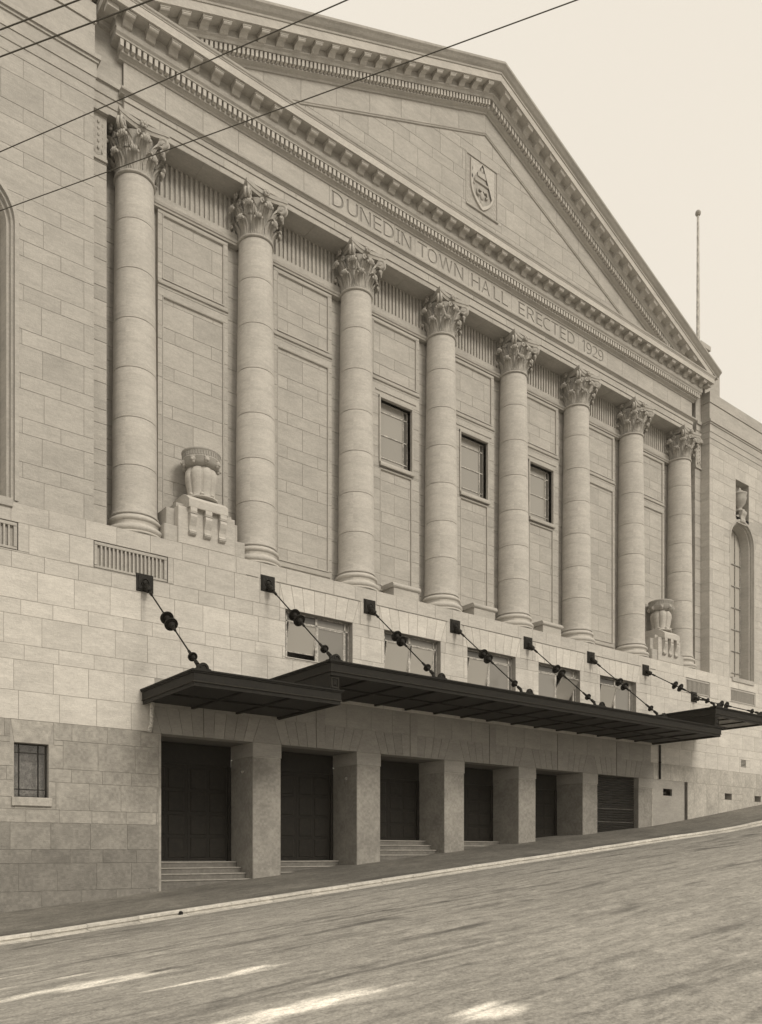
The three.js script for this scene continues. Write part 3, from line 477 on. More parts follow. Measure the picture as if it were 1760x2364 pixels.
// antae: narrow piers in the angle between wing and colonnade
for (const [x0, x1] of [[-1.45, -0.93], [28.93, 29.45]]) {
  const p = node('corner_pilaster', hall), ys = J.filter(y => y > 8.97 && y < 19.4); ys.unshift(9.05); ys.push(19.42);
  for (let j = 0; j < ys.length - 1; j++) part('pilaster_block', [cbx(x0, x1, ys[j] + 0.005, ys[j + 1] - 0.005, -0.5, 0.3 + rr(0, 0.004), 0.006, mul(C.stone, rr(0.9, 1.05)))], M.stone, p);
  const cap = [bx(x0, x1, 19.42, 19.5, -0.5, 0.36), bx(x0 + 0.01, x1 - 0.01, 19.5, 20.7, -0.5, 0.33), bx(x0, x1, 20.7, 20.86, -0.5, 0.46)];
  cap.push(ball((x0 + x1) / 2, 20.08, 0.32, 0.5, C.stone, 0.46, 1.1, 0.13, 14)); for (let j = 0; j < 5; j++) { cap.push(ball((x0 + x1) / 2, 19.72 + j * 0.18, 0.385, 0.035, C.stone, 1, 1.5, 0.8, 6)); for (const sx of [-1, 1]) cap.push(ball((x0 + x1) / 2 + sx * 0.12, 19.66 + j * 0.18, 0.365, 0.03, C.stone, 0.7, 2.0, 0.8, 6)); }
  part('pilaster_capital', cap, M.stone, p);
  for (const [a, b, q] of [[20.87, 21.05, 0.0], [21.05, 21.3, 0.03], [21.3, 21.6, 0.06], [21.6, 21.76, 0.13], [21.76, 23.3, 0.02]]) part('return_band', [bx(x0, x1 + (x0 < 0 ? 0.43 : 0), a, b, -0.5, 0.31 + q, C.stone)].map(g => g), M.stone, p);
}

// ---- columns
{
  const rad = y => { const t = (y - 9.65) / 9.8; return 0.635 - 0.095 * Math.pow(Math.max(0, t), 1.6); };
  const o = [0, 9.05, 0];
  const makeGeo = () => { };
  const col0 = new THREE.Group(); col0.name = 'column'; col0.org = [0, 9.05, 0];
  const dj = [9.65, 11.05, 12.42, 13.85, 15.27, 16.7, 18.13, 19.42];
  for (let i = 0; i < 7; i++) {
    const a = dj[i] + 0.006, b = dj[i + 1] - 0.006, P = [[0.3, a], [rad(a) - 0.012, a]];
    if (i === 0) P.push([rad(a) + 0.05, a], [rad(a) + 0.05, a + 0.05], [rad(a) + 0.012, a + 0.10]);
    for (let k = 0; k <= 4; k++) { const y = a + 0.008 + (b - a - 0.016) * k / 4; if (!(i === 0 && k === 0)) P.push([rad(y), y]); }
    P.push([rad(b) - 0.012, b], [0.3, b]);
    part('drum', [lathe(P, 64, mul(C.stoneHi, rr(0.95, 1.05)))], M.stone, col0);
  }
  const tor = (r, y, q, n = 6) => Array.from({ length: n + 1 }, (_, i) => [r + q * Math.sin(i / n * Math.PI), y - q * Math.cos(i / n * Math.PI)]);
  part('base', [lathe([[0.3, 9.05], [0.80, 9.05], [0.80, 9.14], ...tor(0.735, 9.235, 0.09), [0.72, 9.34], [0.68, 9.36], [0.675, 9.41], [0.70, 9.45], ...tor(0.69, 9.53, 0.065), [0.68, 9.61], [0.66, 9.648], [0.3, 9.648]], 64, C.stoneHi)], M.stone, col0);
  // Corinthian capital
  const c = [lathe([[0.3, 19.42], [0.545, 19.42], ...tor(0.55, 19.47, 0.045), [0.53, 19.53], [0.49, 19.55], [0.475, 19.9], [0.48, 20.2], [0.52, 20.45], [0.60, 20.62], [0.58, 20.64], [0.3, 20.64]], 48, C.stone)];
  const leafG = (th, r0, y0, H, W, curl, out) => {
    // an acanthus leaf that hugs the bell, then rolls over at its tip
    const f = (u, v) => {
      let s = (u - 0.5) * 2, y, r;
      const wv = W * (0.72 + 0.42 * Math.sin(Math.PI * Math.min(1, v * 1.15))) * (v > 0.5 ? 1 - (v - 0.5) * 1.15 : 1) * (1 - 0.16 * Math.abs(Math.sin(v * 15)) * Math.abs(s));
      if (v < 0.62) { const t = v / 0.62; y = y0 + H * t; r = r0 + out * t * t * t + 0.02; }
      else { const t = (v - 0.62) / 0.38, a = t * Math.PI * 1.35; y = y0 + H + curl * 0.9 * Math.sin(a); r = r0 + out + 0.02 + curl * (1 - Math.cos(a)) * 0.9; }
      const rib = 0.028 * Math.cos(s * Math.PI * 4) + 0.03 * (1 - s * s) - 0.02;
      r += rib; const an = th + s * wv / r0;
      return [r * Math.sin(an), y, r * Math.cos(an)];
    };
    return grid(f, 14, 16, C.stone);
  };
  for (let i = 0; i < 8; i++) c.push(leafG(i * Math.PI / 4 + Math.PI / 8, 0.50, 19.54, 0.40, 0.175, 0.10, 0.12));
  for (let i = 0; i < 8; i++) c.push(leafG(i * Math.PI / 4, 0.485, 19.56, 0.74, 0.17, 0.12, 0.18));
  for (let i = 0; i < 8; i++) { // rolled leaf tips
    const a1 = i * Math.PI / 4 + Math.PI / 8, a2 = i * Math.PI / 4;
    for (const t of [-0.10, -0.052, 0, 0.052, 0.10]) { c.push(ball(0.765 * Math.sin(a1 + t * 1.5), 19.955 - 7 * t * t, 0.765 * Math.cos(a1 + t * 1.5), 0.05 - 0.12 * Math.abs(t), C.stone, 1, 1.25, 1, 6)); c.push(ball(0.865 * Math.sin(a2 + t * 1.4), 20.32 - 7 * t * t, 0.865 * Math.cos(a2 + t * 1.4), 0.056 - 0.12 * Math.abs(t), C.stone, 1, 1.25, 1, 6)); }
  }
  for (let q = 0; q < 4; q++) {
    const a = q * Math.PI / 2 + Math.PI / 4, dx = Math.sin(a), dz = Math.cos(a);
    // corner volute: ribbon scroll under the horn of the abacus, with the stalk that carries it
    for (const s of [-1, 1]) {
      const pts = [], px = Math.cos(a) * s, pz = -Math.sin(a) * s;
      pts.push([0.56 * Math.sin(a - s * 0.35), 20.05, 0.56 * Math.cos(a - s * 0.35)], [0.64 * Math.sin(a - s * 0.2), 20.34, 0.64 * Math.cos(a - s * 0.2)]);
      for (let t = 0; t <= 14; t++) { const k = t / 14, ang = -0.5 + k * 4.2 * Math.PI * 0.62, R0 = 0.155 * (1 - k * 0.72); const rr0 = 0.90 + R0 * Math.sin(ang) - 0.02, yy = 20.52 + R0 * Math.cos(ang); pts.push([rr0 * dx + px * 0.05, yy, rr0 * dz + pz * 0.05]); }
      c.push(tube(pts, 0.05, C.stone, 44, 6));
      // inner helix towards the middle of the face
      const b = a - s * Math.PI / 4 + s * 0.16, ip = [[0.56 * Math.sin(a - s * 0.4), 20.1, 0.56 * Math.cos(a - s * 0.4)]];
      for (let t = 0; t <= 10; t++) { const k = t / 10, ang = k * Math.PI * 2.2, R0 = 0.085 * (1 - k * 0.7); const th = b + s * R0 * Math.sin(ang) / 0.62; ip.push([0.67 * Math.sin(th), 20.5 + R0 * Math.cos(ang), 0.67 * Math.cos(th)]); }
      c.push(tube(ip, 0.036, C.stone, 30, 5));
    }
    { const px = Math.cos(a) * 0.085, pz = -Math.sin(a) * 0.085; c.push(rod([0.86 * dx - px, 20.53, 0.86 * dz - pz], [0.86 * dx + px, 20.53, 0.86 * dz + pz], 0.125, 0.125, C.stone, 14), rod([0.86 * dx - px * 1.3, 20.53, 0.86 * dz - pz * 1.3], [0.86 * dx + px * 1.3, 20.53, 0.86 * dz + pz * 1.3], 0.05, 0.05, C.stone, 10)); }
    c.push(leafG(a, 0.60, 20.1, 0.20, 0.10, 0.07, 0.10));
    // rosette in the middle of each face
    const f = q * Math.PI / 2, fx = Math.sin(f), fz = Math.cos(f);
    for (let k = 0; k < 6; k++) { const an = k / 6 * Math.PI * 2; c.push(ball(0.71 * fx + 0.07 * Math.cos(an) * fz, 20.78 + 0.07 * Math.sin(an), 0.71 * fz - 0.07 * Math.cos(an) * fx, 0.048, C.stone, 1, 1, 1, 5)); }
    c.push(ball(0.74 * fx, 20.78, 0.74 * fz, 0.045, C.stone));
  }
  // abacus with four hollow sides
  const out = (k) => { const o = []; for (let q = 0; q < 4; q++) { const a0 = q * Math.PI / 2; for (let i = 0; i < 13; i++) { const t = i / 13 * 2 - 1, w = 0.74 * k, sag = 0.15 * (1 - t * t); const lx = t * (w - 0.03), lz = w - sag + 0.0; o.push([lx * Math.cos(a0) + lz * Math.sin(a0), -lx * Math.sin(a0) + lz * Math.cos(a0)]); } } return o; };
  const slab = (k0, k1, y0, y1) => { const A = out(k0), B = out(k1), o = []; for (let i = 0; i < A.length; i++) { const j = (i + 1) % A.length; quad(o, [A[i][0], y0, A[i][1]], [A[j][0], y0, A[j][1]], [B[j][0], y1, B[j][1]], [B[i][0], y1, B[i][1]]); o.push(0, y0, 0, A[j][0], y0, A[j][1], A[i][0], y0, A[i][1]); o.push(0, y1, 0, B[i][0], y1, B[i][1], B[j][0], y1, B[j][1]); } return fin(tris(o), C.stone); };
  c.push(slab(0.95, 1.0, 20.68, 20.76), slab(1.03, 1.05, 20.765, 20.868));
  part('capital', c, M.stone, col0);
  COLS.forEach((x, i) => { const cl = i ? col0.clone() : col0; cl.name = numbered('column'); cl.position.set(x - hall.org[0], 9.05 - hall.org[1], 0 - hall.org[2]); hall.add(cl); });
}

// ---- entablature
const L0 = -0.5, L1 = 28.4;
{
  const en = node('entablature', hall);
  const run = (n, y0, y1, z, p = 0) => { // blocks about 2 m long, end to end
    const xs = [L0 - p]; let x = L0 + rr(0.8, 1.6); while (x < L1 - 1) { xs.push(x); x += rr(1.9, 2.15); } xs.push(L1 + p);
    for (let i = 0; i < xs.length - 1; i++) part(n, [cbx(xs[i] + 0.003, xs[i + 1] - 0.003, y0, y1, -0.3, z, 0.006, mul(C.stone, rr(0.96, 1.05)))], M.stone, en);
  };
  run('fascia', 20.87, 21.03, 0.46); run('fascia', 21.035, 21.295, 0.495); run('fascia', 21.30, 21.455, 0.53);
  part('architrave_moulding', [prism([[0, 21.455], [0.55, 21.455], [0.56, 21.475], [0.59, 21.50], [0.645, 21.52], [0.655, 21.56], [0.645, 21.585], [0, 21.585]], L0 - 0.12, L1 + 0.12)], M.stone, en);
  // soffit blocks between the columns
  for (let k = 0; k < 8; k++) for (let i = 0; i < 3; i++) { const a = Math.max(L0, 4 * k - 2 + i * 1.333), b = Math.min(L1, 4 * k - 2 + (i + 1) * 1.333); if (b > a + 0.1) part('soffit_block', [bx(a + 0.006, b - 0.006, 20.862, 20.9, -0.45, 0.455, mul(C.stone, 0.96))], M.stone, en); }
  // frieze with the incised inscription
  const font = await new FontLoader().loadAsync('fonts/droid/droid_sans_regular.typeface.json');
  const txt = [['D', 6.66], ['U', 7.27], ['N', 7.83], ['E', 8.4], ['D', 8.86], ['I', 9.43], ['N', 9.67], ['T', 10.45], ['O', 10.93], ['W', 11.5], ['N', 12.26], ['H', 13.16], ['A', 13.7], ['L', 14.37], ['L', 14.82], ['E', 15.8], ['R', 16.3], ['E', 16.86], ['C', 17.28], ['T', 17.82], ['E', 18.37], ['D', 18.85], ['1', 19.82], ['9', 20.12], ['2', 20.54], ['9', 20.94]];
  const capH = 0.50, yb = 21.85, size = capH / 0.714, zf = 0.45, dep = 0.028, letters = [];
  const dd = L => L.filter((p, i) => p.distanceTo(L[(i + 1) % L.length]) > 1e-4);
  for (const [ch, x] of txt) {
    const sh = font.generateShapes(ch, size); const bb = new THREE.Box2(); for (const s of sh) for (const p of s.getPoints(6)) bb.expandByPoint(p);
    let wl = bb.max.x - bb.min.x, maxW = { W: 0.68, I: 0.2, 1: 0.2, T: 0.45, 9: 0.38, 2: 0.37 }[ch] || 0.48, k = Math.min(1.05, maxW / wl), dx = x - bb.min.x * k, hy = capH / (bb.max.y - bb.min.y), dy = yb - bb.min.y * hy;
    const mp = p => new THREE.Vector2(p.x * k + dx, p.y * hy + dy);
    for (const s of sh) letters.push({ ch, x0: x, x1: x + wl * k, o: dd(s.getPoints(6).map(mp)), h: s.holes.map(q => dd(q.getPoints(6).map(mp))) });
  }
  const fj = [L0, 0.75, 1.95, 3.15, 4.35, 5.55, 6.56, 7.79, 9.38, 10.33, 11.45, 13.02, 14.29, 15.4, 16.81, 18.33, 19.6, 21.6, 22.7, 23.9, 25.1, 26.3, 27.4, L1];
  for (let i = 0; i < fj.length - 1; i++) {
    const a = fj[i] + 0.005, b = fj[i + 1] - 0.005, y0 = 21.588, y1 = 22.448, s = new THREE.Shape([[a, y0], [b, y0], [b, y1], [a, y1]].map(p => new THREE.Vector2(...p))), isl = [];
    for (const l of letters) if (l.x0 >= fj[i] - 0.02 && l.x0 < fj[i + 1] - 0.02) { s.holes.push(new THREE.Path(l.o)); for (const h of l.h) isl.push(new THREE.Shape(h)); }
    const g = [s, ...isl].map(q => { const e = new THREE.ExtrudeGeometry(q, { depth: dep, bevelEnabled: false, curveSegments: 1 }); e.translate(0, 0, zf - dep); return fin(e, mul(C.stone, 1.0)); });
    const tn = rr(0.96, 1.04); for (const q of g) { const cc = q.attributes.color; for (let v = 0; v < cc.array.length; v++) cc.array[v] *= tn; }
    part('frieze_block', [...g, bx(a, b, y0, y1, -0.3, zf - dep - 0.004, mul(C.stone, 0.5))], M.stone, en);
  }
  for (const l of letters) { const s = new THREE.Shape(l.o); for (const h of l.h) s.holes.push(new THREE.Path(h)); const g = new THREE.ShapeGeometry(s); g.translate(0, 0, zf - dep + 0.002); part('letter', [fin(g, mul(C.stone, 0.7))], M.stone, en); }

  // ---- horizontal cornice
  const co = node('cornice', hall), W = (p, y0, y1, z) => bx(L0 - p, L1 + p, y0, y1, -0.3, z);
  part('bed_moulding', [prism([[0.2, 22.45], [0.48, 22.45], [0.50, 22.49], [0.56, 22.53], [0.61, 22.55], [0.62, 22.585], [0.2, 22.585]], L0 - 0.14, L1 + 0.14)], M.stone, co);
  part('dentil_ground', [W(0.15, 22.585, 22.80, 0.60)], M.stone, co);
  part('ovolo', [prism([[0.2, 22.80], [0.76, 22.80], [0.77, 22.84], [0.82, 22.89], [0.84, 22.96], [0.84, 23.0], [0.2, 23.0]], L0 - 0.34, L1 + 0.34)], M.stone, co);
  part('modillion_ground', [W(0.36, 23.0, 23.3, 0.82)], M.stone, co);
  const dg = fin(new THREE.BoxGeometry(0.098, 0.19, 0.16), C.stoneHi);
  const n = 175; for (let i = 0; i < n; i++) { const g = dg.clone(); g.translate(L0 - 0.2 + 0.05 + i * (L1 - L0 + 0.3) / (n - 1), 22.70, 0.665); part('dentil', [g], M.stone, co); }
  const mp = [[0.80, 23.296], [1.15, 23.296], [1.15, 23.20], [1.125, 23.17], [1.07, 23.165], [1.02, 23.185], [0.96, 23.175], [0.92, 23.12], [0.88, 23.06], [0.80, 23.04]];
  const mg = [prism(mp, -0.135, 0.135, C.stoneHi), bx(-0.155, 0.155, 23.235, 23.297, 0.8, 1.165, C.stoneHi)];
  const nm = 44; for (let i = 0; i < nm; i++) { const gs = mg.map(g => { const q = g.clone(); q.translate(L0 - 0.05 + i * (L1 - L0 + 0.1) / (nm - 1), 0, 0); return q; }); part('modillion', gs, M.stone, co); }
  for (const xs of [-1, 1]) for (const zz of [0.3, 0.95]) { const x0 = xs < 0 ? L0 - 0.36 : L1 + 0.36; part('modillion', [bx(Math.min(x0, x0 + xs * 0.32), Math.max(x0, x0 + xs * 0.32), 23.16, 23.296, zz - 0.14, zz + 0.14, C.stoneHi)], M.stone, co); }
  part('corona', [bx(L0 - 0.76, L1 + 0.76, 23.30, 23.52, -0.2, 1.22, C.stoneHi), bx(L0 - 0.76, L1 + 0.76, 23.285, 23.31, 1.17, 1.222, C.stoneHi)], M.stone, co);
  part('cymatium', [prism([[-0.2, 23.52], [1.235, 23.52], [1.24, 23.55], [1.27, 23.58], [1.28, 23.63], [0.35, 23.74], [-0.2, 23.74]], L0 - 0.78, L1 + 0.78)], M.stone, co);
}
// ---- pediment
{
  const pe = node('pediment', hall), m = 0.41, AX = 14, HALF = 15.42, base = x => 28.95 - m * Math.abs(x - AX);
  const rake = (prof, half, c = C.stone) => { const o = []; for (const s of [-1, 1]) { const xa = AX, xb = AX + s * half; let P = prof; for (let i = 0; i < P.length; i++) { const a = P[i], b = P[(i + 1) % P.length]; quad(o, [xa, base(xa) + a[1], a[0]], [xa, base(xa) + b[1], b[0]], [xb, base(xb) + b[1], b[0]], [xb, base(xb) + a[1], a[0]]); } const sh = P.map(p => new THREE.Vector2(...p)); for (const f of THREE.ShapeUtils.triangulateShape(sh, [])) for (const i of f) o.push(xb, base(xb) + P[i][1], P[i][0]); } return fin(tris(o), c); };
  part('raking_bed_moulding', [rake([[0.1, 0], [0.42, 0], [0.45, 0.05], [0.53, 0.08], [0.58, 0.11], [0.58, 0.13], [0.1, 0.13]], 12.9)], M.stone, pe);
  part('raking_dentil_ground', [rake([[0.1, 0.13], [0.56, 0.13], [0.56, 0.36], [0.1, 0.36]], 13.2)], M.stone, pe);
  part('raking_ovolo', [rake([[0.1, 0.36], [0.74, 0.36], [0.78, 0.42], [0.84, 0.46], [0.84, 0.5], [0.1, 0.5]], 13.7)], M.stone, pe);
  part('raking_modillion_ground', [rake([[0.1, 0.5], [0.82, 0.5], [0.82, 0.72], [0.1, 0.72]], 14.1)], M.stone, pe);
  part('raking_corona', [rake([[0.1, 0.715], [1.22, 0.70], [1.22, 0.965], [0.1, 0.965]], 15.0, C.stoneHi)], M.stone, pe);
  part('raking_sima', [rake([[0.1, 0.965], [1.25, 0.965], [1.26, 1.02], [1.33, 1.07], [1.40, 1.14], [1.46, 1.19], [1.47, 1.26], [0.9, 1.30], [0.1, 1.30]], HALF)], M.stone, pe);
  const dn = []; for (const s of [-1, 1]) for (let i = 0; i < 82; i++) { const x = AX + s * (0.12 + i * 0.155); if (base(x) + 0.15 < 23.7) continue; dn.push(prism([[0.5, 0.15], [0.72, 0.15], [0.72, 0.345], [0.5, 0.345]].map(p => [p[0], p[1] + base(x)]), x - 0.045, x + 0.045, C.stoneHi, -s * m, x)); }
  part('raking_dentils', dn, M.stone, pe, { kind: 'stuff' });
  for (const s of [-1, 1]) for (let i = 0; i < 22; i++) {
    const x = AX + s * (0.45 + i * 0.655), b = base(x); if (b + 0.45 < 23.6) continue;
    part('modillion', [prism([[0.80, 0.705], [1.15, 0.705], [1.15, 0.61], [1.125, 0.58], [1.02, 0.595], [0.94, 0.57], [0.88, 0.49], [0.80, 0.47]].map(p => [p[0], p[1] + b]), x - 0.135, x + 0.135, C.stoneHi, -s * m, x), prism([[0.8, 0.645], [1.165, 0.645], [1.165, 0.706], [0.8, 0.706]].map(p => [p[0], p[1] + b]), x - 0.155, x + 0.155, C.stoneHi, -s * m, x)], M.stone, pe);
  }
  // tympanum field and border
  const tri = (d, y0) => { const w = (28.95 - d - y0) / m; return [[AX - w, y0], [AX + w, y0], [AX, 28.95 - d]]; };
  const T0 = tri(-0.1, 23.6), ty = node('tympanum', hall);
  { const s = new THREE.Shape(T0.map(p => new THREE.Vector2(...p))), g = new THREE.ExtrudeGeometry(s, { depth: 0.6, bevelEnabled: false }); g.translate(0, 0, -0.275); part('tympanum_core', [fin(g, C.mortar)], M.stone, ty); }
  const shield = [12.98, 14.72, 25.0, 27.06], ysT = [23.6, 24.0, 24.74, 25.14, 25.88, 26.28, 27.02, 27.42, 28.16, 28.95];
  const dl = 0.71;    // the inner field stops short of the raking bed
  for (let j = 0; j < ysT.length - 1; j++) {
    const a = ysT[j], b = ysT[j + 1], L = [-1.5]; let x = -1.5 + rr(0.4, 0.9); while (x < 29.5) { L.push(x); x += 1.12 * rr(0.92, 1.08); }
    for (let i = 0; i < L.length - 1; i++) for (const q of minus([L[i], L[i + 1], a, b], [shield])) {
      let P = rect(q[0], q[1], q[2], q[3]);
      for (const s of [-1, 1]) P = clipHalf(P, s * m, 1, 28.95 - dl + s * m * AX);
      if (P.length > 2) stone(ty, P, 0.34, 0.2, mul(C.stone, 0.98));
    }
  }
  for (const s of [-1, 1]) for (let i = 0; i < 9; i++) { // border stones that follow the slope
    const xa = AX + s * i * 1.42, xb = AX + s * (i + 1) * 1.42, lo = x => Math.max(23.6, base(x) - dl), P = [[xa, lo(xa)], [xb, lo(xb)], [xb, Math.max(23.6, base(xb) + 0.02)], [xa, base(xa) + 0.02]]; if (s < 0) P.reverse();
    if (Math.abs(area(P)) > 0.05 && base(xb) > 23.65) stone(ty, P, 0.375, 0.2, mul(C.stone, 0.97), M.stone, 0.004);
  }
  part('tympanum_moulding', [rake([[0.3, -dl - 0.10], [0.385, -dl - 0.09], [0.395, -dl - 0.06], [0.37, -dl - 0.045], [0.40, -dl - 0.02], [0.40, -dl + 0.01], [0.3, -dl + 0.01]], 10.6)], M.stone, pe);
  // carved panel with a shield of arms
  const cr = node('shield_panel', hall), [sx0, sx1, sy0, sy1] = shield, scx = (sx0 + sx1) / 2;
  part('panel_ground', [bx(sx0, sx1, sy0, sy1, 0.0, 0.285, C.stone)], M.stone, cr);
  part('panel_frame', [cbx(sx0, sx1, sy0, sy0 + 0.06, 0.2, 0.41, 0.01), cbx(sx0, sx1, sy1 - 0.06, sy1, 0.2, 0.365, 0.01), cbx(sx0, sx0 + 0.05, sy0 + 0.06, sy1 - 0.06, 0.2, 0.365, 0.01), cbx(sx1 - 0.05, sx1, sy0 + 0.06, sy1 - 0.06, 0.2, 0.365, 0.01)], M.stone, cr);
  const shp = (k) => { const s = new THREE.Shape(), w = 0.62 * k, t = sy1 - 0.16, bt = sy0 + 0.14 + 0.62 * (1 - k) * 1.6; s.moveTo(scx - w, t - 0.12 * (1 - k)); s.quadraticCurveTo(scx - w * 0.5, t - 0.1, scx, t + 0.02 - 0.12 * (1 - k)); s.quadraticCurveTo(scx + w * 0.5, t - 0.1, scx + w, t - 0.12 * (1 - k)); s.lineTo(scx + w, 26.0); s.bezierCurveTo(scx + w, 25.55, scx + w * 0.4, bt + 0.12, scx, bt); s.bezierCurveTo(scx - w * 0.4, bt + 0.12, scx - w, 25.55, scx - w, 26.0); return s; };
  const ex = (s, d, z, c = C.stone) => { const g = new THREE.ExtrudeGeometry(s, { depth: d, bevelEnabled: true, bevelSize: 0.012, bevelThickness: 0.012, bevelSegments: 2, curveSegments: 14 }); g.translate(0, 0, z); return fin(g, c); };
  const rim = shp(1); rim.holes.push(new THREE.Path(shp(0.87).getPoints(14)));
  part('shield', [ex(shp(0.97), 0.05, 0.26), ex(rim, 0.06, 0.32, C.stoneHi)], M.stone, cr);
  // charges on the shield: towered gate over a bar, ram's head and sheaves below
  const ch = []; for (const [x, y, w, h] of [[0, 26.5, 0.34, 0.26], [-0.19, 26.56, 0.11, 0.36], [0.19, 26.56, 0.11, 0.36], [0, 26.68, 0.12, 0.24]]) ch.push(cbx(scx + x - w / 2, scx + x + w / 2, y - h / 2 + 0.02, y + h / 2, 0.3, 0.37, 0.012)); for (const x of [-0.23, -0.15, 0.15, 0.23]) ch.push(cbx(scx + x - 0.02, scx + x + 0.02, 26.74, 26.79, 0.3, 0.365, 0.006));
  ch.push(cbx(scx - 0.40, scx + 0.40, 26.14, 26.22, 0.3, 0.385, 0.012)); for (const [x, y] of [[-0.42, 26.36], [-0.42, 26.04], [0.42, 26.36]]) ch.push(ball(scx + x, y, 0.33, 0.05, C.stone, 1, 1, 0.8));
  ch.push(ball(scx, 25.72, 0.33, 0.14, C.stone, 0.8, 1.2, 0.5), tube([[scx - 0.05, 25.86, 0.37], [scx - 0.24, 25.88, 0.37], [scx - 0.27, 25.7, 0.37], [scx - 0.16, 25.66, 0.38]], 0.035, C.stone), tube([[scx + 0.05, 25.86, 0.37], [scx + 0.24, 25.88, 0.37], [scx + 0.27, 25.7, 0.37], [scx + 0.16, 25.66, 0.38]], 0.035, C.stone), ball(scx, 25.42, 0.33, 0.09, C.stone, 1, 1.3, 0.5));
  part('shield_charges', ch, M.stone, cr);
  const fo = []; for (const s of [-1, 1]) for (let i = 0; i < 9; i++) { const y = sy0 + 0.22 + i * 0.17, x = scx + s * (0.73 - 0.03 * Math.sin(i * 1.9)); fo.push(ball(x, y, 0.29, 0.075, C.stone, 0.8, 1.2, 0.7, 6)); if (i < 4) fo.push(ball(scx + s * (0.56 - i * -0.03), y - 0.06, 0.29, 0.07, C.stone, 1.2, 0.8, 0.7, 6)); }
  part('carved_foliage', fo, M.stone, cr);
  // roof and attic blocks behind
  const ro = []; for (const s of [-1, 1]) { const xe = AX + s * 15.3; quad(ro, [AX, 30.2, 0.2], [AX, 30.2, -38], [xe, 30.2 - m * 15.3, -38], [xe, 30.2 - m * 15.3, 0.2]); }
  part('roof', [fin(tris(ro), mul(C.base, 0.6)), bx(-1.2, 29.2, 9, 23.4, -38, -1.25, mul(C.stone, 0.9)), bx(-14, -1.3, 0, 23, -30, -1.25, mul(C.stone, 0.9)), bx(29.3, 46, 1, 23, -30, -1.25, mul(C.stone, 0.9))], M.stone, hall);
  for (const s of [-1, 1]) { const x = AX + s * 15.42, a = Math.min(x, x + s * 0.5), b = Math.max(x, x + s * 0.5); part('acroterion', [cbx(a, b, 22.9, 24.05, -0.9, 0.55, 0.02), bx(Math.min(x, x + s * 0.75), Math.max(x, x + s * 0.75), 22.9, 23.45, -0.9, 0.45), bx(Math.min(x - s * 0.1, x + s * 0.3), Math.max(x - s * 0.1, x + s * 0.3), 24.05, 24.45, -0.9, 0.8)], M.stone, pe); }
}
// ---- urn pedestals in the end bays (the urns themselves stand on them)
for (const X of [0, 24]) {
  const p = node('urn_pedestal', hall);
  part('pedestal_block', [cbx(X + 1.0, X + 2.84, 9.05, 10.15, -0.4, 0.802, 0.02, C.stoneHi)], M.stone, p);
  part('pedestal_shoulder', [cbx(X + 0.74, X + 3.06, 9.05, 10.12, -0.4, 0.55, 0.02), cbx(X + 0.60, X + 3.22, 9.05, 9.55, -0.4, 0.74, 0.03)], M.stone, p);
  part('pedestal_slab', [prism([[-0.3, 10.13], [0.95, 10.13], [0.96, 10.16], [0.96, 10.36], [0.78, 10.50], [0.55, 10.62], [-0.2, 10.62]], X + 1.27, X + 2.53, C.stoneHi), bx(X + 1.02, X + 2.82, 10.15, 10.3, -0.3, 0.6)], M.stone, p);
  for (const cx of [1.42, 1.9, 2.38]) {
    const w = 0.105, x = X + cx - 0.0; const pr = [[0.78, 10.13], [0.955, 10.13], [0.96, 10.02], [0.93, 9.96], [0.955, 9.93], [0.97, 9.86], [0.93, 9.74], [0.87, 9.60], [0.86, 9.50], [0.88, 9.47], [0.9, 9.42], [0.88, 9.36], [0.82, 9.33], [0.78, 9.34]];
    part('console', [prism(pr, x - w, x + w, C.stoneHi), bx(x - w - 0.012, x + w + 0.012, 9.955, 9.975, 0.8, 0.965), bx(x - w - 0.012, x + w + 0.012, 9.43, 9.445, 0.8, 0.905), bx(x - w - 0.012, x + w + 0.012, 9.385, 9.398, 0.8, 0.905)], M.stone, p);
  }
}
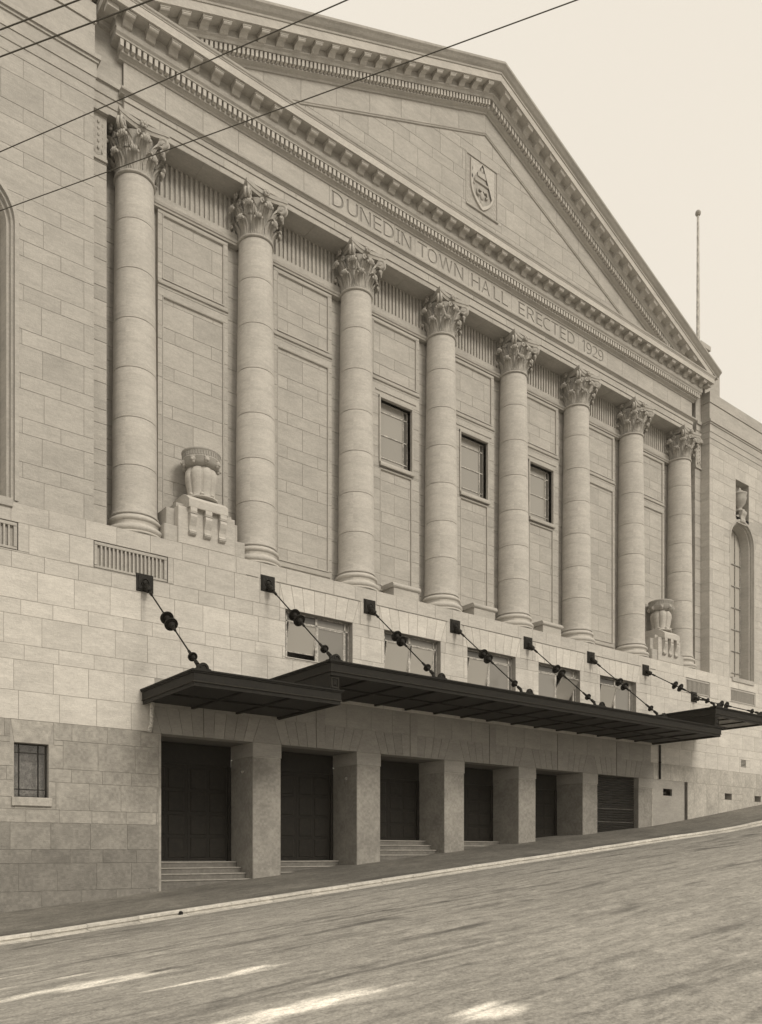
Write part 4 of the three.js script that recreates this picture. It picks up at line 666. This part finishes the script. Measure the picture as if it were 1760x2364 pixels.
function urn(X, label) {
  const ux = X + 1.96, uz = 0.30, u = thing('stone_urn', label, 'urn', [ux, 10.6, uz]);
  const R2 = [[0.44, 10.66], [0.41, 10.74], [0.42, 10.9], [0.455, 11.1], [0.49, 11.28], [0.485, 11.42], [0.42, 11.54], [0.36, 11.58]];
  const body = grid((a, b) => { const t = b * (R2.length - 1), i = Math.min(R2.length - 2, Math.floor(t)), k = t - i, r = R2[i][0] + (R2[i + 1][0] - R2[i][0]) * k, y = R2[i][1] + (R2[i + 1][1] - R2[i][1]) * k, th = a * Math.PI * 2, lob = 0.15 * (Math.pow(Math.abs(Math.cos(4 * th)), 0.5) - 0.85); const q = r * (1 + lob); return [ux + q * Math.sin(th), y, uz + q * Math.cos(th)]; }, 96, 21, C.stoneHi);
  part('body', [body], M.stone, u);
  const ft = [lathe([[0.1, 10.6], [0.5, 10.6], [0.5, 10.66], [0.44, 10.68], [0.1, 10.68]], 32, C.stoneHi, ux, 0, uz)]; for (let i = 0; i < 8; i++) { const a = (i + 0.5) / 8 * Math.PI * 2; ft.push(ball(ux + 0.44 * Math.sin(a), 10.72, uz + 0.44 * Math.cos(a), 0.06, C.stoneHi, 1, 0.8, 1, 6)); }
  part('foot', ft, M.stone, u);
  const dish = [lathe([[0.30, 11.56], [0.46, 11.60], [0.53, 11.68], [0.555, 11.78], [0.575, 11.80], [0.575, 11.83], [0.55, 11.84], [0.545, 11.98], [0.58, 12.0], [0.59, 12.05], [0.54, 12.07], [0.45, 12.0], [0.01, 11.95]], 48, mul(C.stone, 0.9), ux, 0, uz), lathe([[0.01, 12.0], [0.3, 12.02], [0.25, 12.12], [0.01, 12.16]], 24, C.stone, ux, 0, uz)];
  for (let i = 0; i < 44; i++) { const a = i / 44 * Math.PI * 2; const g = new THREE.BoxGeometry(0.035, 0.12, 0.04); g.rotateY(a); g.translate(ux + 0.553 * Math.sin(a), 11.91, uz + 0.553 * Math.cos(a)); dish.push(fin(g, mul(C.stone, 0.85))); }
  part('dish', dish, M.stone, u);
  for (let i = 0; i < 8; i++) { const a = i / 8 * Math.PI * 2 - 0.12, sx = Math.sin(a), cz = Math.cos(a), at = (r, y, t = 0) => [ux + r * sx + t * cz, y, uz + r * cz - t * sx]; part('lion_head', [ball(...at(0.53, 11.72), 0.085, C.stone, 1, 1.1, 1), ball(...at(0.60, 11.68), 0.045, C.stone), ball(...at(0.555, 11.79, 0.06), 0.028, C.stone), ball(...at(0.555, 11.79, -0.06), 0.028, C.stone), ball(...at(0.53, 11.64), 0.06, C.stone, 1, 0.9, 1)], M.stone, u); }
}
urn(0, 'large lobed stone urn on the stepped pedestal between the two leftmost columns');
urn(24, 'lobed stone urn on the far pedestal between the two rightmost columns');

// ---- queue of wall stones: largest in view become parts
SQ.sort((p, q) => q.a - p.a);
const rest = new Map();
SQ.forEach((s, i) => {
  const g = polyBlock(s.P, s.zf + ((i * 7919) % 13) * 0.0004, s.depth, s.gap, 0.004); if (!g) return; fin2(g, s);
  if (i < 296) part('stone', [s.g], s.mat, s.parent); else { const k = s.parent.uuid + (s.mat === M.base ? 'b' : 's'); if (!rest.has(k)) rest.set(k, { s, L: [] }); rest.get(k).L.push(s.g); }
});
function fin2(g, s) { s.g = fin(g, s.c); }
for (const { s, L } of rest.values()) part('stonework', L, s.mat, s.parent, { kind: 'stuff' });

// ------------------------------------------------------------ the iron canopy hung from the wall by chains of rods
{
  const cn = thing('entrance_canopy', 'dark stepped iron canopy hung from rods over the row of entrances', 'canopy', [12, 3, 0.8]);
  const ZF = 4.2, I = C.iron, I2 = mul(C.iron, 1.25);
  const bay = (x0, x1, yb, label) => {
    const g = node('canopy_roof', cn), yt = yb + 0.42;
    part('deck', [bx(x0 + 0.06, x1 - 0.06, yb + 0.10, yb + 0.33, 0.81, ZF - 0.06, I)], M.iron, g);
    // fascia on three sides, built up of a lower bead, a flat band and an overhanging moulding
    const F = (p, y0, y1, c) => [bx(x0 - p, x1 + p, y0, y1, ZF - 0.06, ZF + p, c), bx(x0 - p, x0 + 0.06, y0, y1, 0.81, ZF - 0.06, c), bx(x1 - 0.06, x1 + p, y0, y1, 0.81, ZF - 0.06, c)];
    part('lower_band', F(-0.02, yb, yb + 0.10, I2), M.iron, g);
    part('bead', F(0.015, yb + 0.10, yb + 0.125, mul(I, 3.2)), M.iron, g);  // bead paler than the band: its highlight is painted in the colour
    part('fascia', F(0.0, yb + 0.125, yb + 0.34, I2), M.iron, g);
    part('cymatium', [...F(0.03, yb + 0.34, yb + 0.375, I), ...F(0.06, yb + 0.375, yt, I)], M.iron, g);
    // soffit of sunk panels between ribs
    const n = Math.max(3, Math.round((x1 - x0) / 1.35)), st = (x1 - x0 - 0.16) / n;
    for (let i = 0; i < n; i++) for (let j = 0; j < 2; j++) part('soffit_panel', [bx(x0 + 0.08 + i * st + 0.05, x0 + 0.08 + (i + 1) * st - 0.05, yb + 0.07, yb + 0.09, 0.9 + j * 1.6, 2.4 + j * 1.6, label ? mul(C.blind, 0.6) : mul(C.blind, 0.02))], M.paint, g);  // far canopy panels paler: the light on them is in the colour
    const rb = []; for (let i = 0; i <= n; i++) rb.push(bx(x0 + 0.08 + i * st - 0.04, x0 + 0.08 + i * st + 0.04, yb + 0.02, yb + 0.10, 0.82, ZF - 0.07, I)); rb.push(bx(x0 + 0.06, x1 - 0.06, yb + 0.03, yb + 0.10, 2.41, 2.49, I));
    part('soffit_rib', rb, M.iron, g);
    return g;
  };
  const A = bay(-0.1, 4.42, 4.2, 0), B = bay(4.06, 24.56, 5.02, 0), Cc = bay(24.12, 28.3, 5.88, 1);
  for (const [x0, x1, y0, y1] of [[4.08, 4.40, 4.62, 5.02], [24.15, 24.5, 5.44, 5.88]]) {
    part('riser_box', [bx(x0, x1, y0, y1, 0.81, ZF - 0.08, I2)], M.iron, cn);
    part('riser_ornament', [bx(x0 + 0.03, x1 - 0.03, y0 + 0.05, y0 + 0.08, ZF - 0.08, ZF - 0.05, mul(I, 2.4)), bx(x0 + 0.03, x1 - 0.03, y1 - 0.08, y1 - 0.05, ZF - 0.08, ZF - 0.05, mul(I, 2.4)), bx(x0 + 0.03, x0 + 0.06, y0 + 0.08, y1 - 0.08, ZF - 0.08, ZF - 0.05, mul(I, 2.4)), bx(x1 - 0.06, x1 - 0.03, y0 + 0.08, y1 - 0.08, ZF - 0.08, ZF - 0.05, mul(I, 2.4)), cbx(x0 + 0.1, x1 - 0.1, y0 + 0.12, y1 - 0.12, ZF - 0.1, ZF - 0.045, 0.03, I2)], M.iron, cn);
  }
  for (let k = 0; k <= 7; k++) {
    const end = k === 0 || k === 7, x = 4 * k - 0.02, py = end ? 7.65 : 8.43, top = k === 0 ? 4.62 : k >= 6 ? 6.30 : 5.44;
    const a = [x, py - 0.06, 0.84], b = [k === 0 ? x + 0.12 : k === 1 ? x + 0.2 : k === 6 ? 24.3 : x + 0.1, top + 0.16, 4.0], t = node('tie_rod', cn);
    const P = f => [a[0] + (b[0] - a[0]) * f, a[1] + (b[1] - a[1]) * f, a[2] + (b[2] - a[2]) * f];
    part('wall_plate', [cbx(x - 0.25, x + 0.25, py - 0.25, py + 0.25, 0.795, 0.835, 0.012, I2), cbx(x - 0.2, x + 0.2, py - 0.2, py + 0.2, 0.835, 0.852, 0.01, I2), fin((() => { const g = new THREE.TorusGeometry(0.11, 0.022, 6, 20); g.translate(x, py, 0.86); return g; })(), I2), ball(x, py, 0.85, 0.085, I2, 1, 1, 0.7)], M.iron, t);
    part('rod', [rod(a, b, 0.021, 0.021, I2, 8)], M.iron, t);
    const dsk = (f, r, th) => { const p = P(f), q = P(f + th / 4.4); return rod(p, q, r, r, I, 20); };
    const cone = (f0, f1, r0, r1) => rod(P(f0), P(f1), r0, r1, I2, 10);
    part('disc', [dsk(0.435, 0.185, 0.05), cone(0.42, 0.435, 0.06, 0.14), cone(0.446, 0.47, 0.09, 0.05)], M.iron, t);
    part('disc', [dsk(0.515, 0.185, 0.05), cone(0.50, 0.515, 0.06, 0.14), cone(0.526, 0.555, 0.10, 0.05)], M.iron, t);
    part('disc', [dsk(0.905, 0.125, 0.05), cone(0.885, 0.905, 0.04, 0.09), cone(0.916, 0.94, 0.07, 0.04)], M.iron, t);
    for (const q of [cone(0.02, 0.07, 0.085, 0.10), cone(0.07, 0.085, 0.10, 0.05), cone(0.10, 0.14, 0.04, 0.04), cone(0.385, 0.42, 0.035, 0.045), cone(0.56, 0.60, 0.045, 0.035), cone(0.84, 0.885, 0.035, 0.045), cone(0.96, 1.0, 0.05, 0.055)]) part('coupling', q, M.iron, t);
    part('rod_shoe', [rod(b, [b[0], top - 0.02, 4.05], 0.05, 0.06, I2, 8), bx(b[0] - 0.1, b[0] + 0.1, top - 0.01, top + 0.05, 3.9, 4.15, I)], M.iron, t);
  }
  // half-round cresting ornaments along the front edge
  for (const [x, y] of [[0.16, 4.62], [4.24, 5.44], [8.26, 5.44], [12.32, 5.44], [16.3, 5.44], [20.3, 5.44], [24.4, 6.30], [28.0, 6.30]]) {
    const s = new THREE.Shape(); s.moveTo(-0.2, 0); s.lineTo(-0.2, 0.035); s.lineTo(-0.15, 0.045); s.absarc(0, 0.045, 0.14, Math.PI, 0, true); s.lineTo(0.2, 0.035); s.lineTo(0.2, 0); s.closePath();
    const g = new THREE.ExtrudeGeometry(s, { depth: 0.06, bevelEnabled: true, bevelSize: 0.008, bevelThickness: 0.008, bevelSegments: 1, curveSegments: 14 }); g.translate(x, y - 0.01, 4.16);
    const r = new THREE.TorusGeometry(0.085, 0.018, 5, 14, Math.PI); r.translate(x, y + 0.04, 4.235);
    part('crest_ornament', [fin(g, I2), fin(r, I2)], M.iron, cn);
  }
  // white pipe stub under the near end
  part('downpipe', [tube([[0.13, 4.25, 0.99], [0.13, 3.95, 0.96], [0.11, 3.6, 0.93], [0.07, 3.42, 0.90]], 0.062, [0.85, 0.82, 0.76], 16, 10)], M.paint, cn);
}

// ------------------------------------------------------------ flagpole on the roof
{
  const f = thing('flagpole', 'thin white flagpole with ball top rising behind the pediment end', 'flagpole', [34, 23, -2.6]);
  part('pole', [rod([34, 28.4, -2.6], [34, 36.3, -2.6], 0.11, 0.065, [0.85, 0.82, 0.76], 10)], M.paint, f);
  part('finial', [ball(34, 36.42, -2.6, 0.16, [0.5, 0.47, 0.42], 1, 1.1, 1)], M.paint, f);
  part('footing', [bx(33.2, 34.9, 23, 27.4, -3.4, -1.8, mul(C.stone, 0.9)), bx(33.6, 34.4, 27.4, 28.6, -3.0, -2.2, C.stone), bx(33.5, 34.5, 28.5, 28.75, -3.1, -2.1, C.stone)], M.stone, f);
}
// ------------------------------------------------------------ overhead wires across the street
{
  const W = [[[0, 69], [182, 0], 'upper overhead wire crossing the top left corner of the wall'], [[0, 131], [349, 0], 'second overhead wire passing in front of the corner cornice end'], [[0, 350.5], [801, 0], 'overhead wire running from the left wall up across the pediment slope'], [[0, 486.7], [1310, 8], 'lowest overhead wire crossing the first capital and up to the sky']];
  W.forEach(([p, q, label], i) => {
    const H = 7.0 + 0.05 * i, at = ([u, v]) => { const d = FOC * H / (HOR - v), r = (u - 880) / FOC * d; return [EX + d * Math.cos(YAW) + r * Math.sin(YAW), H, EZ - d * Math.sin(YAW) + r * Math.cos(YAW)]; };
    const a = at(p), b = at(q), d = [b[0] - a[0], b[2] - a[2]], pts = []; const t0 = (0.8 - a[2]) / d[1], t1 = (34 - a[2]) / d[1];
    for (let k = 0; k <= 40; k++) { const t = t0 + (t1 - t0) * k / 40; const sag = -0.35 * Math.max(0, t * (1 - t)) * 0.05; pts.push([a[0] + d[0] * t, H + sag, a[2] + d[1] * t]); }
    const w = thing('overhead_wire', label, 'wire', [a[0], H, a[2]]);
    part('strand', [tube(pts, i < 2 ? 0.0062 : 0.005, [0.08, 0.074, 0.06], 120, 6)], M.wire, w);
  });
}
renderer.render(scene, camera);
